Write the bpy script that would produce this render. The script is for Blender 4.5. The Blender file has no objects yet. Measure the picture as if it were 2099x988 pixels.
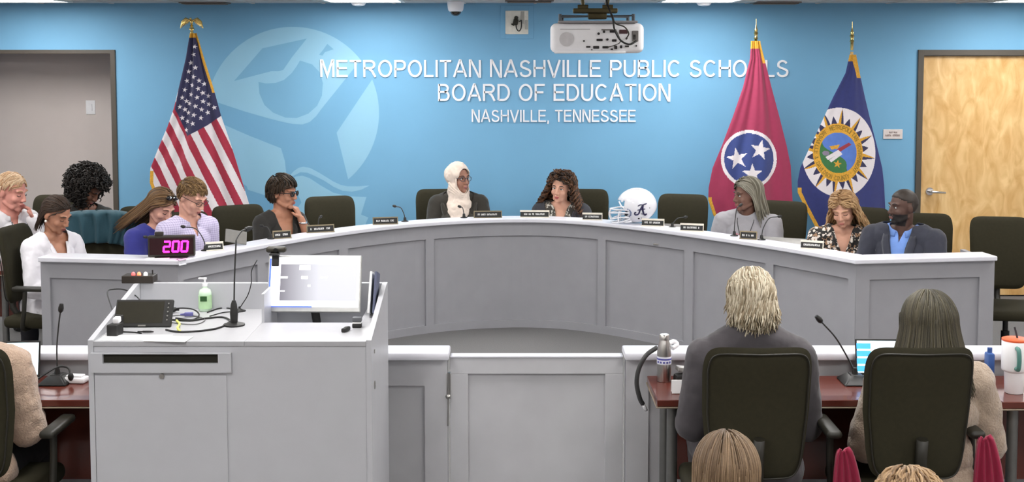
import bpy, bmesh, math, random
from mathutils import Vector, Matrix, Euler, noise
R = math.radians
random.seed(7)
scene = bpy.context.scene
COL = scene.collection
F, CXP, OAY, HC_, PITCH = 2610.0, 1049.5, 306.0, 2.12, R(4.2)
CP, SP = math.cos(PITCH), math.sin(PITCH)

# ------------------------------------------------------------------ camera
cam_d = bpy.data.cameras.new('camera'); cam = bpy.data.objects.new('camera', cam_d); COL.objects.link(cam)
cam.location = (0, 0, HC_); cam.rotation_euler = (R(90) - PITCH, 0, 0)
cam_d.sensor_width = 36; cam_d.lens = 36 * F / 2099; cam_d.shift_y = -(494 - OAY) / 2099
cam_d.clip_start = 0.05; cam_d.clip_end = 60
scene.camera = cam

def at(px, py, Y=None, Z=None):
    u = (px - CXP) / F; v = (OAY - py) / F
    d = Vector((u, CP + v * SP, -SP + v * CP))
    t = (Y / d.y) if Y is not None else ((Z - HC_) / d.z)
    return Vector((0, 0, HC_)) + d * t
def proj(p):
    dz = p[2] - HC_; dep = p[1] * CP - dz * SP; up = p[1] * SP + dz * CP
    return CXP + F * p[0] / dep, OAY - F * up / dep

# ------------------------------------------------------------------ materials
def lin(c): return tuple(((v / 255) / 12.92 if v / 255 <= .04045 else ((v / 255 + .055) / 1.055) ** 2.4) for v in c)
MATS = {}
def mat(name, rgb, rough=.6, metal=0, var=.06, vscale=30, bump=0, bscale=200, sheen=0, spec=.5, coat=0, emit=None, estr=0, trans=0, alpha=1):
    if name in MATS: return MATS[name]
    m = bpy.data.materials.new(name); m.use_nodes = True; nt = m.node_tree; b = nt.nodes['Principled BSDF']
    c = lin(rgb)
    b.inputs['Roughness'].default_value = rough; b.inputs['Metallic'].default_value = metal
    b.inputs['Specular IOR Level'].default_value = spec
    if sheen: b.inputs['Sheen Weight'].default_value = sheen
    if coat: b.inputs['Coat Weight'].default_value = coat
    if trans: b.inputs['Transmission Weight'].default_value = trans
    if emit:
        b.inputs['Emission Color'].default_value = (*lin(emit), 1); b.inputs['Emission Strength'].default_value = estr
    tc = nt.nodes.new('ShaderNodeTexCoord')
    n = nt.nodes.new('ShaderNodeTexNoise'); n.inputs['Scale'].default_value = vscale; n.inputs['Detail'].default_value = 4
    nt.links.new(tc.outputs['Object'], n.inputs['Vector'])
    r = nt.nodes.new('ShaderNodeMapRange'); r.inputs['From Min'].default_value = .3; r.inputs['From Max'].default_value = .7
    r.inputs['To Min'].default_value = 1 - var; r.inputs['To Max'].default_value = 1 + var
    nt.links.new(n.outputs['Fac'], r.inputs['Value'])
    mx = nt.nodes.new('ShaderNodeVectorMath'); mx.operation = 'SCALE'; mx.inputs[0].default_value = c
    nt.links.new(r.outputs['Result'], mx.inputs['Scale']); nt.links.new(mx.outputs['Vector'], b.inputs['Base Color'])
    if bump:
        n2 = nt.nodes.new('ShaderNodeTexNoise'); n2.inputs['Scale'].default_value = bscale; n2.inputs['Detail'].default_value = 3
        nt.links.new(tc.outputs['Object'], n2.inputs['Vector'])
        bp = nt.nodes.new('ShaderNodeBump'); bp.inputs['Strength'].default_value = bump; bp.inputs['Distance'].default_value = .01
        nt.links.new(n2.outputs['Fac'], bp.inputs['Height']); nt.links.new(bp.outputs['Normal'], b.inputs['Normal'])
    MATS[name] = m
    return m
def nodes_of(m): return m.node_tree, m.node_tree.nodes['Principled BSDF']

# ------------------------------------------------------------------ mesh helpers
def BM(): return bmesh.new()
def merge(bm, other, M=None, mi=0):
    if M is not None: bmesh.ops.transform(other, matrix=M, verts=other.verts)
    for f in other.faces: f.material_index = mi
    me = bpy.data.meshes.new('t'); other.to_mesh(me); other.free(); bm.from_mesh(me); bpy.data.meshes.remove(me)
def rotm(rx=0, ry=0, rz=0): return Euler((R(rx), R(ry), R(rz))).to_matrix().to_4x4()
def box(bm, c, s, rot=None, bev=0, mi=0, seg=2):
    t = BM(); bmesh.ops.create_cube(t, size=1); bmesh.ops.scale(t, vec=s, verts=t.verts)
    if bev: bmesh.ops.bevel(t, geom=t.edges[:], offset=min(bev, min(s) * .48), segments=seg, affect='EDGES', profile=.5)
    merge(bm, t, Matrix.Translation(c) @ (rot or Matrix()), mi)
def bx(bm, x0, x1, y0, y1, z0, z1, bev=0, mi=0):
    box(bm, ((x0 + x1) / 2, (y0 + y1) / 2, (z0 + z1) / 2), (abs(x1 - x0), abs(y1 - y0), abs(z1 - z0)), None, bev, mi)
def align(d):
    d = Vector(d).normalized()
    return d.to_track_quat('Z', 'Y').to_matrix().to_4x4()
def cyl(bm, p0, p1, r0, r1=None, seg=16, mi=0):
    p0, p1 = Vector(p0), Vector(p1); r1 = r0 if r1 is None else r1
    t = BM(); L = (p1 - p0).length
    bmesh.ops.create_cone(t, cap_ends=True, segments=seg, radius1=max(r0, 1e-5), radius2=max(r1, 1e-5), depth=L)
    merge(bm, t, Matrix.Translation((p0 + p1) / 2) @ align(p1 - p0), mi)
def sph(bm, c, r, rot=None, u=20, v=14, mi=0):
    if not hasattr(r, '__len__'): r = (r, r, r)
    t = BM(); bmesh.ops.create_uvsphere(t, u_segments=u, v_segments=v, radius=1)
    bmesh.ops.scale(t, vec=r, verts=t.verts); merge(bm, t, Matrix.Translation(c) @ (rot or Matrix()), mi)
def tube(bm, pts, r, seg=8, mi=0, closed=False):
    pts = [Vector(p) for p in pts]; n = len(pts); rr = r if hasattr(r, '__len__') else [r] * n
    rings = []; up = None
    for i, p in enumerate(pts):
        if closed: d = pts[(i + 1) % n] - pts[i - 1]
        else: d = pts[min(i + 1, n - 1)] - pts[max(i - 1, 0)]
        if d.length < 1e-9: d = Vector((0, 0, 1))
        d.normalize()
        if up is None: up = d.orthogonal().normalized()
        up = (up - d * up.dot(d))
        up = up.normalized() if up.length > 1e-6 else d.orthogonal().normalized()
        s = d.cross(up)
        rings.append([bm.verts.new(p + (up * math.cos(2 * math.pi * k / seg) + s * math.sin(2 * math.pi * k / seg)) * rr[i]) for k in range(seg)])
    for i in range(n if closed else n - 1):
        a, b = rings[i], rings[(i + 1) % n]
        for k in range(seg):
            f = bm.faces.new((a[k], a[(k + 1) % seg], b[(k + 1) % seg], b[k])); f.material_index = mi; f.smooth = True
    if not closed:
        bm.faces.new(rings[0][::-1]).material_index = mi; bm.faces.new(rings[-1]).material_index = mi
def lathe(bm, prof, c=(0, 0, 0), seg=28, M=None, mi=0):
    t = BM(); rings = []
    for r, z in prof: rings.append([t.verts.new((max(r, 1e-4) * math.cos(2 * math.pi * k / seg), max(r, 1e-4) * math.sin(2 * math.pi * k / seg), z)) for k in range(seg)])
    for a, b in zip(rings, rings[1:]):
        for k in range(seg): t.faces.new((a[k], a[(k + 1) % seg], b[(k + 1) % seg], b[k]))
    t.faces.new(rings[0][::-1]); t.faces.new(rings[-1])
    merge(bm, t, Matrix.Translation(c) @ (M or Matrix()), mi)
def prism(bm, poly, d, M=None, mi=0):
    """poly in XZ, extruded along +Y by d"""
    t = BM(); a = [t.verts.new((x, 0, z)) for x, z in poly]; b = [t.verts.new((x, d, z)) for x, z in poly]
    n = len(poly)
    t.faces.new(a); t.faces.new(b[::-1])
    for i in range(n): t.faces.new((a[i], b[i], b[(i + 1) % n], a[(i + 1) % n]))
    bmesh.ops.recalc_face_normals(t, faces=t.faces[:])
    bmesh.ops.triangulate(t, faces=[f for f in t.faces if len(f.verts) > 4])
    merge(bm, t, M or Matrix(), mi)
def obj(name, bm, m=None, parent=None, smooth=None, loc=None, rot=None):
    me = bpy.data.meshes.new(name)
    if isinstance(bm, bpy.types.Mesh): me = bm; me.name = name
    else:
        bmesh.ops.recalc_face_normals(bm, faces=bm.faces[:]); bm.to_mesh(me); bm.free()
    for mm in (m if isinstance(m, (list, tuple)) else [m]):
        if mm: me.materials.append(mm)
    o = bpy.data.objects.new(name, me); COL.objects.link(o); o.parent = parent
    if smooth is not None:
        if smooth >= 180: me.shade_smooth()
        else:
            try: me.set_sharp_from_angle(angle=R(smooth)); 
            except Exception: pass
            me.polygons.foreach_set('use_smooth', [True] * len(me.polygons))
            if hasattr(me, 'set_sharp_from_angle'): me.set_sharp_from_angle(angle=R(smooth))
    if loc is not None: o.location = loc
    if rot is not None: o.rotation_euler = rot
    return o
def tag(o, label=None, cat=None, group=None, kind=None):
    if label: o['label'] = label
    if cat: o['category'] = cat
    if group: o['group'] = group
    if kind: o['kind'] = kind
    return o
def thing(name, label, cat, loc=(0, 0, 0), rz=0, group=None):
    o = bpy.data.objects.new(name, None); COL.objects.link(o); o.location = loc; o.rotation_euler = (0, 0, R(rz)); o.empty_display_size = .05
    return tag(o, label, cat, group)
def dup(root, loc, rz, label, name=None):
    def cp(o, par):
        c = o.copy(); COL.objects.link(c); c.parent = par
        for ch in o.children: cp(ch, c)
        return c
    c = cp(root, None); c.location = loc; c.rotation_euler = (0, 0, R(rz)); c['label'] = label
    return c
def struct(name, bm, m, smooth=None): 
    o = obj(name, bm, m, None, smooth); o['kind'] = 'structure'; return o
def text_mesh(s, extrude=.0, font_bold=0):
    cu = bpy.data.curves.new('t', 'FONT'); cu.body = s; cu.size = 1; cu.extrude = extrude; cu.offset = font_bold; cu.resolution_u = 4
    o = bpy.data.objects.new('t', cu); COL.objects.link(o); dg = bpy.context.evaluated_depsgraph_get(); dg.update()
    me = bpy.data.meshes.new_from_object(o.evaluated_get(dg)); bpy.data.objects.remove(o); bpy.data.curves.remove(cu)
    return me
def text_fit(bm, s, x0, x1, z0, z1, y, depth, mi=0, bold=0, M=None):
    """text standing in XZ plane facing -Y, fitted to the box"""
    me = text_mesh(s, .02, bold); vs = [v.co for v in me.vertices]
    ax, bx_ = min(v.x for v in vs), max(v.x for v in vs); az, bz = min(v.y for v in vs), max(v.y for v in vs)
    t = BM(); t.from_mesh(me); bpy.data.meshes.remove(me)
    for v in t.verts:
        v.co = Vector((x0 + (v.co.x - ax) / (bx_ - ax) * (x1 - x0), y - (depth if v.co.z > 0 else 0), z0 + (v.co.y - az) / (bz - az) * (z1 - z0)))
    merge(bm, t, M, mi)
def crom(pts, n):
    """Catmull-Rom through points"""
    P = [Vector(p) for p in pts]; P = [P[0] * 2 - P[1]] + P + [P[-1] * 2 - P[-2]]; out = []
    for i in range(1, len(P) - 2):
        for k in range(n):
            t = k / n; a, b, c, d = P[i - 1:i + 3]
            out.append(.5 * ((2 * b) + (c - a) * t + (2 * a - 5 * b + 4 * c - d) * t * t + (3 * b - a - 3 * c + d) * t ** 3))
    out.append(P[-2]); return out

# ------------------------------------------------------------------ palette
WALLC = (98, 158, 192)
M_blue = mat('blue_wall_paint', (117, 173, 209), .7, var=.02, vscale=3, bump=.03, bscale=400)
M_mural = mat('pale_blue_mural_paint', (146, 196, 222), .7, var=.02, vscale=3)
M_white = mat('white_plastic', (244, 244, 247), .4, var=.02)
M_letter = mat('white_lettering', (245, 245, 248), .4, var=.01)
M_grey = mat('grey_painted_wood', (152, 152, 157), .55, var=.03, vscale=8, bump=.05, bscale=90)
M_ledge = mat('pale_grey_ledge_laminate', (222, 222, 230), .3, var=.02, vscale=12)
M_lect = mat('pale_grey_lectern_laminate', (186, 187, 192), .4, var=.02, vscale=10)
M_dark = mat('near_black_plastic', (22, 21, 20), .5, var=.1)
M_blk = mat('black_gap', (10, 10, 9), .8)
M_chair = mat('black_brown_chair_fabric', (44, 41, 26), .85, var=.08, vscale=60, bump=.1, bscale=500, spec=.3)
M_chairp = mat('charcoal_chair_plastic', (34, 32, 24), .5)
M_frame = mat('dark_taupe_door_frame', (80, 74, 66), .5, var=.03)
M_beige = mat('beige_side_wall_paint', (186, 178, 176), .8, var=.02, vscale=4)
M_ceil = mat('off_white_ceiling_tile', (205, 203, 200), .9, var=.05, vscale=60)
M_chrome = mat('polished_steel', (215, 215, 215), .18, 1, var=.02)
M_steel = mat('brushed_stainless_steel', (190, 188, 184), .3, 1, var=.04)
M_gold = mat('polished_brass', (226, 200, 130), .22, 1, var=.05)
M_fringe = mat('gold_fringe', (214, 160, 50), .7, var=.25, vscale=150, bump=.3)
M_table = mat('red_brown_table_veneer', (96, 44, 34), .25, var=.05, vscale=5, coat=.3)
M_tedge = mat('tan_table_edge', (150, 135, 118), .5)
M_carpet = mat('grey_carpet', (112, 111, 111), .95, var=.12, vscale=120, bump=.3, bscale=600)
M_paper = mat('white_paper', (240, 240, 240), .7, var=.01)
M_cable = mat('black_cable_rubber', (18, 18, 18), .5)

# ------------------------------------------------------------------ sans-serif capitals drawn as strokes
def strip(bm, P, w, y, dep, closed=False, mi=0):
    P = [p for i, p in enumerate(P) if i == 0 or (Vector(p) - Vector(P[i - 1])).length > 1e-4]; n = len(P); L = []; Rr = []
    for i in range(n):
        a = P[i - 1] if (i or closed) else None; c = P[(i + 1) % n] if (i < n - 1 or closed) else None
        p = Vector(P[i]); da = (p - Vector(a)).normalized() if a is not None else None; dc = (Vector(c) - p).normalized() if c is not None else None
        da = da or dc; dc = dc or da
        na = Vector((-da.y, da.x)); nc = Vector((-dc.y, dc.x)); m = na + nc
        m = m.normalized() if m.length > .01 else na
        k = (w / 2) / max(.35, m.dot(na)); L.append(p + m * k); Rr.append(p - m * k)
    q = [[bm.verts.new((v.x, yy, v.y)) for v, yy in ((L[i], y - dep), (Rr[i], y - dep), (Rr[i], y), (L[i], y))] for i in range(n)]
    for i in range(n if closed else n - 1):
        a, c = q[i], q[(i + 1) % n]
        for k in range(4): bm.faces.new((a[k], c[k], c[(k + 1) % 4], a[(k + 1) % 4])).material_index = mi
    if not closed: bm.faces.new(q[0]).material_index = mi; bm.faces.new(q[-1][::-1]).material_index = mi
def ea(cx, cz, rx, rz, a0, a1, n=12): return [(cx + rx * math.cos(R(a0 + (a1 - a0) * k / n)), cz + rz * math.sin(R(a0 + (a1 - a0) * k / n))) for k in range(n + 1)]
def glyph(ch, w=.125):
    h = w / 2; t = 1 - h; G = {
    'A': (.80, [[(.03, 0), (.38, 1 - h * .3), (.42, 1 - h * .3), (.77, 0)], [(.17, .32), (.63, .32)]]),
    'B': (.72, [[(h, 0), (h, 1)], [(h, t), (.40, t)] + ea(.40, (t + .54) / 2, .20, (t - .54) / 2, 90, -90, 8)[1:], [(h, .54), (.42, .54)] + ea(.42, .54 / 2 + h / 2, .23, .54 / 2 - h / 2, 90, -90, 8)[1:] + [(h, h)]]),
    'C': (.78, [ea(.40, .5, .40 - h, t - .5, 42, 318, 22)]),
    'D': (.76, [[(h, h), (h, t), (.33, t)] + ea(.33, .5, .43 - h, t - .5, 90, -90, 14)[1:] + [(h, h)]]),
    'E': (.67, [[(.66, t), (h, t), (h, h), (.67, h)], [(h, .52), (.62, .52)]]),
    'F': (.62, [[(.62, t), (h, t), (h, 0)], [(h, .51), (.54, .51)]]),
    'G': (.80, [ea(.40, .5, .40 - h, t - .5, 42, 350, 22) + [(.74, .48), (.45, .48)]]),
    'Y': (.76, [[(.03, 1), (.38, .46), (.73, 1)], [(.38, .46), (.38, 0)]]),
    'H': (.72, [[(h, 0), (h, 1)], [(.72 - h, 0), (.72 - h, 1)], [(h, .53), (.72 - h, .53)]]),
    'I': (.13, [[(.065, 0), (.065, 1)]]),
    'L': (.56, [[(h, 1), (h, h), (.56, h)]]),
    'M': (.84, [[(h, 0), (h, 1 - h * .4), (.12, 1 - h * .4), (.42, .10), (.72, 1 - h * .4), (.84 - h, 1 - h * .4), (.84 - h, 0)]]),
    'N': (.72, [[(h, 0), (h, 1 - h * .4), (.12, 1 - h * .4), (.60, h * .4), (.72 - h, h * .4), (.72 - h, 1)]]),
    'O': (.84, [ea(.42, .5, .42 - h, t - .5 + .01, 0, 345, 23)]),
    'P': (.69, [[(h, 0), (h, t), (.42, t)] + ea(.42, .70, .26 - h * .6, t - .70, 90, -90, 10)[1:] + [(h, .70 * 2 - t)]]),
    'R': (.76, [[(h, 0), (h, t), (.44, t)] + ea(.44, .73, .26 - h * .6, t - .73, 90, -90, 10)[1:] + [(h, .73 * 2 - t)], [(.36, .47), (.52, .36), (.72, 0)]]),
    'S': (.70, [[(h, .28)] + ea(.35, .27, .29, .27 - h + .01, 190, 360, 9)[1:] + [(.62, .37), (.50, .45), (.20, .56), (.10, .64)] + ea(.34, .73, .25, t - .73, 170, 20, 9)]),
    'T': (.68, [[(0, t), (.68, t)], [(.34, t), (.34, 0)]]),
    'U': (.72, [[(h, 1), (h, .35)] + ea(.36, .35, .36 - h, .35 - h + .01, 180, 360, 12)[1:-1] + [(.72 - h, .35), (.72 - h, 1)]]),
    'V': (.76, [[(.03, 1), (.36, h * .3), (.40, h * .3), (.73, 1)]]),
    ',': (.14, [[(.07, .12), (.07, 0), (.04, -.16)]]), '.': (.14, [[(.07, .13), (.07, 0)]]), ' ': (.28, []), '&': (.75, [[(.75, 0), (.2, .75)] + ea(.33, .82, .14, .12, 180, -60, 8) + [(.1, .3)] + ea(.3, .25, .22, .2, 170, 330, 6)])}
    return G[ch]
def sign_text(bm, s, x0, x1, z0, z1, y, dep, w=.125, gap=.13, mapf=None):
    tot = sum(glyph(c)[0] for c in s) + gap * (len(s) - 1); x = 0; sx = (x1 - x0) / tot; sz = z1 - z0
    for c in s:
        if c == ' ' and callable(bm_out := mapf): bm_out(bm); bm = BM()
        W_, st = glyph(c)
        for P in st: 
            cl = c == 'O'
            strip(bm, [Vector((x0 + (x + p[0]) * sx, z0 + p[1] * sz)) for p in P], w * (sx + sz) / 2, y, dep, cl)
        x += W_ + gap
    if mapf: mapf(bm)
# ================================================================== ROOM
WY = 11.1; CZ = 2.575
XL, XR, YB = -5.3, 5.3, -1.6
b = BM(); bx(b, XL - .1, XR + .1, YB - .1, 12.4, -.1, 0); struct('floor', b, M_carpet)
b = BM(); bx(b, XL - .1, XR + .1, YB - .1, 12.4, CZ, CZ + .1)
for i in range(-9, 10):                       # tile grid runners
    bx(b, i * .61 + .2 - .012, i * .61 + .2 + .012, YB, WY, CZ - .006, CZ)
for j in range(0, 21): bx(b, XL, XR, YB + j * .61 - .012, YB + j * .61 + .012, CZ - .006, CZ)
struct('ceiling', b, M_ceil)
ox0, ox1, oz1 = -4.95, at(241, 300, Y=WY).x, at(241, 102, Y=WY).z
dx0, dx1, dz1 = at(1877, 300, Y=WY).x, 4.62, at(1880, 102, Y=WY).z
b = BM()
bx(b, XL, ox0, WY, WY + .12, 0, CZ); bx(b, ox0, ox1, WY, WY + .12, oz1, CZ); bx(b, ox1, dx0, WY, WY + .12, 0, CZ)
bx(b, dx0, dx1, WY, WY + .12, dz1, CZ); bx(b, dx1, XR, WY, WY + .12, 0, CZ)
struct('wall_back', b, M_blue)
b = BM(); bx(b, XL - .1, XL, YB, 12.2, 0, CZ); struct('wall_left', b, M_beige)
b = BM(); bx(b, XR, XR + .1, YB, 12.2, 0, CZ); struct('wall_right', b, M_beige)
b = BM(); bx(b, XL, XR, YB - .1, YB, 0, CZ); struct('wall_front', b, M_beige)
b = BM(); bx(b, XL, -2.6, 11.75, 11.85, 0, CZ); bx(b, -2.7, -2.6, WY + .12, 11.75, 0, CZ); struct('wall_alcove', b, mat('warm_pinkish_beige_paint', (212, 202, 198), .8, var=.02, vscale=4))
fw = .045
b = BM(); bx(b, ox1 - fw, ox1, WY - .015, WY + .13, 0, oz1, .004); bx(b, ox0, ox0 + fw, WY - .015, WY + .13, 0, oz1, .004); bx(b, ox0, ox1, WY - .0151, WY + .13, oz1 - .035, oz1, .004)
struct('trim_1', b, M_frame)
b = BM(); bx(b, dx0, dx0 + .05, WY - .02, WY + .12, 0, dz1, .004); bx(b, dx1 - .05, dx1, WY - .02, WY + .12, 0, dz1, .004); bx(b, dx0, dx1, WY - .0201, WY + .12, dz1 - .05, dz1, .004)
struct('trim_2', b, M_frame)
# maple door: grain from stretched noise
M_maple = mat('maple_door_veneer', (226, 186, 122), .4, var=.02, vscale=20)
nt, pb = nodes_of(M_maple)
tc = nt.nodes.new('ShaderNodeTexCoord'); mp = nt.nodes.new('ShaderNodeMapping'); mp.inputs['Scale'].default_value = (3, 3, 1.2)
n = nt.nodes.new('ShaderNodeTexNoise'); n.inputs['Scale'].default_value = 3.2; n.inputs['Detail'].default_value = 8; n.inputs['Distortion'].default_value = 1.2
cr = nt.nodes.new('ShaderNodeValToRGB'); cr.color_ramp.elements[0].position = .3; cr.color_ramp.elements[1].position = .7
cr.color_ramp.elements[0].color = (*lin((206, 160, 96)), 1); cr.color_ramp.elements[1].color = (*lin((238, 204, 146)), 1)
nt.links.new(tc.outputs['Object'], mp.inputs['Vector']); nt.links.new(mp.outputs['Vector'], n.inputs['Vector']); nt.links.new(n.outputs['Fac'], cr.inputs['Fac']); nt.links.new(cr.outputs['Color'], pb.inputs['Base Color'])
b = BM(); bx(b, dx0 + .053, dx1 - .053, WY + .03, WY + .075, .01, dz1 - .055, .003); door = struct('door_1', b, M_maple)
hp = at(1905, 392, Y=WY + .03)
b = BM(); cyl(b, hp, hp + Vector((0, -.012, 0)), .034, seg=24); cyl(b, hp + Vector((0, -.01, 0)), hp + Vector((0, -.055, 0)), .011)
tube(b, [hp + Vector((0, -.055, 0)), hp + Vector((.02, -.06, 0)), hp + Vector((.07, -.058, -.004)), hp + Vector((.125, -.05, -.008))], [.012, .012, .011, .009], 10)
obj('door_handle', b, M_chrome, door, 40)
# light switch in the alcove
sp = at(186, 220, Y=11.75); b = BM(); box(b, sp + Vector((0, -.004, 0)), (.085, .008, .13), None, .003)
sw = obj('light_switch', b, M_white, None, 40); tag(sw, 'white wall switch plate on the beige wall behind the left opening', 'light switch')
b = BM(); box(b, sp + Vector((0, -.012, 0)), (.034, .01, .066), rotm(5), .002); obj('rocker', b, M_white, sw, 40)
# baseboard
b = BM(); bx(b, ox1, dx0, WY - .012, WY, 0, .1, .004); struct('baseboard_back', b, mat('charcoal_vinyl_base', (52, 52, 54), .5))

# lights: 2x4 troffers
M_tub = mat('white_enamelled_steel', (225, 225, 222), .5)
M_diff = mat('troffer_diffuser', (255, 255, 255), .5, emit=(252, 250, 247), estr=9.5)
LX, LY = (-3.95, -1.2, 1.52, 4.25), (10.0, 7.55, 5.1, 2.65, .2)
first = None
for j, ly in enumerate(LY):
    for i, lx in enumerate(LX):
        lab = '%s ceiling light panel in the %s row from the blue wall' % (['far left', 'centre left', 'centre right', 'far right'][i], ['first', 'second', 'third', 'fourth', 'fifth'][j])
        if first is None:
            first = thing('ceiling_light', lab, 'ceiling light', (lx, ly, CZ), 0, 'recessed ceiling light panels')
            b = BM()
            for s in (-1, 1): bx(b, s * .3 - .015, s * .3 + .015, -.61, .61, -.016, -.002, .003); bx(b, -.285, .285, s * .595 - .015, s * .595 + .015, -.016, -.002, .003)
            obj('light_frame', b, M_tub, first)
            b = BM(); bx(b, -.284, .284, -.579, .579, -.012, -.006); obj('diffuser', b, M_diff, first)
        else: dup(first, (lx, ly, CZ), 0, lab)

# ---- ceiling bits near the wall
c = at(934, 10, Y=10.75)
t = thing('security_camera', 'white dome security camera with dark lens hanging at the ceiling over the blue wall', 'security camera', (c.x, 10.75, CZ))
b = BM(); lathe(b, [(.072, -.001), (.072, -.01), (.066, -.055), (.062, -.075), (.05, -.085)]); obj('housing', b, M_white, t, 40)
b = BM(); sph(b, (0, 0, -.082), (.046, .046, .04)); obj('lens_dome', b, mat('smoked_dome', (40, 34, 26), .1), t, 180)
for px, lab in ((735, 'round white smoke detector on the ceiling beside the centre left light panel'), (1443, 'round white smoke detector on the ceiling beside the centre right light panel')):
    c = at(px, 4, Y=10.72); t = BM(); lathe(t, [(.065, 0), (.065, -.012), (.05, -.034), (.02, -.04)]); o = obj('smoke_detector', t, M_white, None, 40, loc=(c.x, 10.72, CZ)); tag(o, lab, 'smoke detector', 'smoke detectors')
for px, Y in ((1085, 10.55), (420, 10.9), (1590, 10.85)):
    c = at(px, 4, Y=Y); b = BM()
    bx(b, -.2, .2, -.1, .1, -.012, -.001, .003)
    for k in range(7): box(b, (0, -.075 + k * .025, -.014), (.36, .016, .003), rotm(30), 0)
    o = obj('ceiling_vent', b, mat('taupe_vent_metal', (120, 112, 106), .5), None, loc=(c.x, Y, CZ)); tag(o, {1085: 'taupe ceiling vent grille above the recessed outlet box', 420: 'taupe ceiling vent grille above the eagle flagpole', 1590: 'taupe ceiling vent grille above the red flag'}[px], 'vent', 'ceiling vents')

# ---- recessed outlet box
x0, z1 = at(1036, 22, Y=WY).x, at(1036, 22, Y=WY).z; x1, z0 = at(1083, 70, Y=WY).x, at(1083, 70, Y=WY).z
t = thing('recessed_outlet_box', 'square white recessed outlet box high on the blue wall beside the projector', 'outlet box', ((x0 + x1) / 2, WY, (z0 + z1) / 2))
w, h = (x1 - x0) / 2, (z1 - z0) / 2
b = BM()
for (a0, a1, c0, c1) in ((-w - .045, -w, -h - .04, h + .045), (w, w + .045, -h - .04, h + .045), (-w, w, h, h + .045), (-w, w, -h - .04, -h)): bx(b, a0, a1, -.006, -.0005, c0, c1, .001)
obj('cover_frame', b, M_blue, t)
b = BM(); bx(b, -w, w, -.004, -.001, -h, h); 
for (a0, a1, c0, c1) in ((-w, -w + .006, -h, h), (w - .006, w, -h, h), (-w, w, h - .006, h), (-w, w, -h, -h + .006)): bx(b, a0, a1, -.014, -.003, c0, c1)
obj('box_back', b, mat('cream_white_plastic', (236, 234, 224), .5), t)
b = BM(); bx(b, w * .35, w * .62, -.012, -.003, -.01, h - .006, .002); bx(b, w * .72, w * .95, -.02, -.003, -.06, .02, .004); obj('conduit', b, mat('conduit_grey', (175, 175, 168), .5), t)
b = BM(); box(b, (-.01, -.022, .005), (.045, .03, .055), rotm(0, 12, 0), .012); sph(b, (-.005, -.024, .04), (.018, .014, .016)); box(b, (-.035, -.02, -.02), (.03, .015, .012), rotm(0, 35, 0), .003); box(b, (.03, -.022, .012), (.03, .012, .01), rotm(0, -25, 0), .003)
obj('plug', b, mat('dark_plug', (34, 32, 22), .5), t, 40)
b = BM(); tube(b, crom([(-.008, -.02, -.02), (-.002, -.022, -.055), (.018, -.024, -.075), (.036, -.022, -.05), (.04, -.014, .0), (.04, -.01, .02)], 6), .005, 8); obj('cord', b, M_cable, t)

# ---- plaque by the door
c = at(1830, 275, Y=WY); t = thing('wall_plaque', 'small pale plaque with two lines of tiny print left of the maple door', 'sign', (c.x, WY, c.z))
b = BM(); bx(b, -.084, .084, -.008, 0, -.042, .042, .002); obj('plate', b, mat('warm_white_plate', (222, 212, 208), .5), t)
b = BM(); rng = random.Random(3)
def scribble(b, x0, x1, z, h, y, rng, gap=.35):
    """a row of upright letter-like strokes, too small to read"""
    x = x0; w = h * .55
    while x < x1 - w:
        if rng.random() > .12:
            bx(b, x, x + w * .28, y - .0012, y, z, z + h)
            k = rng.random()
            if k < .6: bx(b, x, x + w, y - .0012, y, z + h * .8, z + h)
            if k > .3: bx(b, x, x + w, y - .0012, y, z, z + h * .18)
            if k > .7 or k < .3: bx(b, x + w * .72, x + w, y - .0012, y, z, z + h)
            if .2 < k < .8: bx(b, x, x + w * .8, y - .0012, y, z + h * .42, z + h * .58)
        x += w * (1 + gap)
scribble(b, -.035, .045, .008, .014, -.008, rng); scribble(b, -.065, .068, -.018, .017, -.008, rng)
obj('print', b, mat('brown_print', (110, 80, 74), .6), t)

# ---- mural emblem, flat paint on the wall
def W(pts, off=0): return [(at(x, y, Y=WY).x, at(x, y, Y=WY).z) for x, y in pts]
def arc(cx, cy, rx, ry, a0, a1, n=24): return [(cx + rx * math.cos(R(a0 + (a1 - a0) * k / n)), cy + ry * math.sin(R(a0 + (a1 - a0) * k / n))) for k in range(n + 1)]
t = thing('wall_mural', 'pale blue painted emblem of a graduate and open book on the blue wall', 'mural', (0, 0, 0))
CX, CY, RR = 600, 232, 177
regA = arc(CX, CY, RR, RR, -172, -38, 40) + [(659, 223), (648, 238), (635, 250), (620, 255), (600, 254), (580, 250), (552, 243), (500, 228), (443, 209)]
regB = arc(CX, CY, RR, RR, -23, 50, 20) + [(690, 272)]
regC = [(462, 257), (510, 278), (576, 304), (584, 330), (587, 357), (588, 412), (555, 404), (508, 389)] + arc(CX, CY, RR, RR, 122, 172, 14)
regD = [(596, 368), (606, 362), (619, 360), (634, 365), (660, 382), (683, 395), (711, 402), (751, 404), (740, 440), (755, 446), (749, 460), (727, 470), (640, 470), (600, 470), (600, 440), (618, 415)]
rib = [(594, 360), (602, 351), (612, 344), (621, 342), (635, 344), (654, 354), (683, 372), (698, 379), (712, 382), (737, 382), (758, 380), (740, 389), (721, 393), (702, 391), (684, 383), (664, 370), (644, 360), (630, 354), (616, 353), (600, 361)]
b = BM()
for poly in (regA, regB, regC, regD, rib): prism(b, W(poly), .0012, Matrix.Translation((0, WY - .0014, 0)))
obj('light_shape', b, M_mural, t)
M_mur2 = mat('mid_blue_mural_paint', (119, 174, 208), .7, var=.02, vscale=3)
b = BM()
capp = [(480, 166), (538, 99), (629, 79), (598, 118), (581, 143), (572, 146), (556, 146)]
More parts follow.
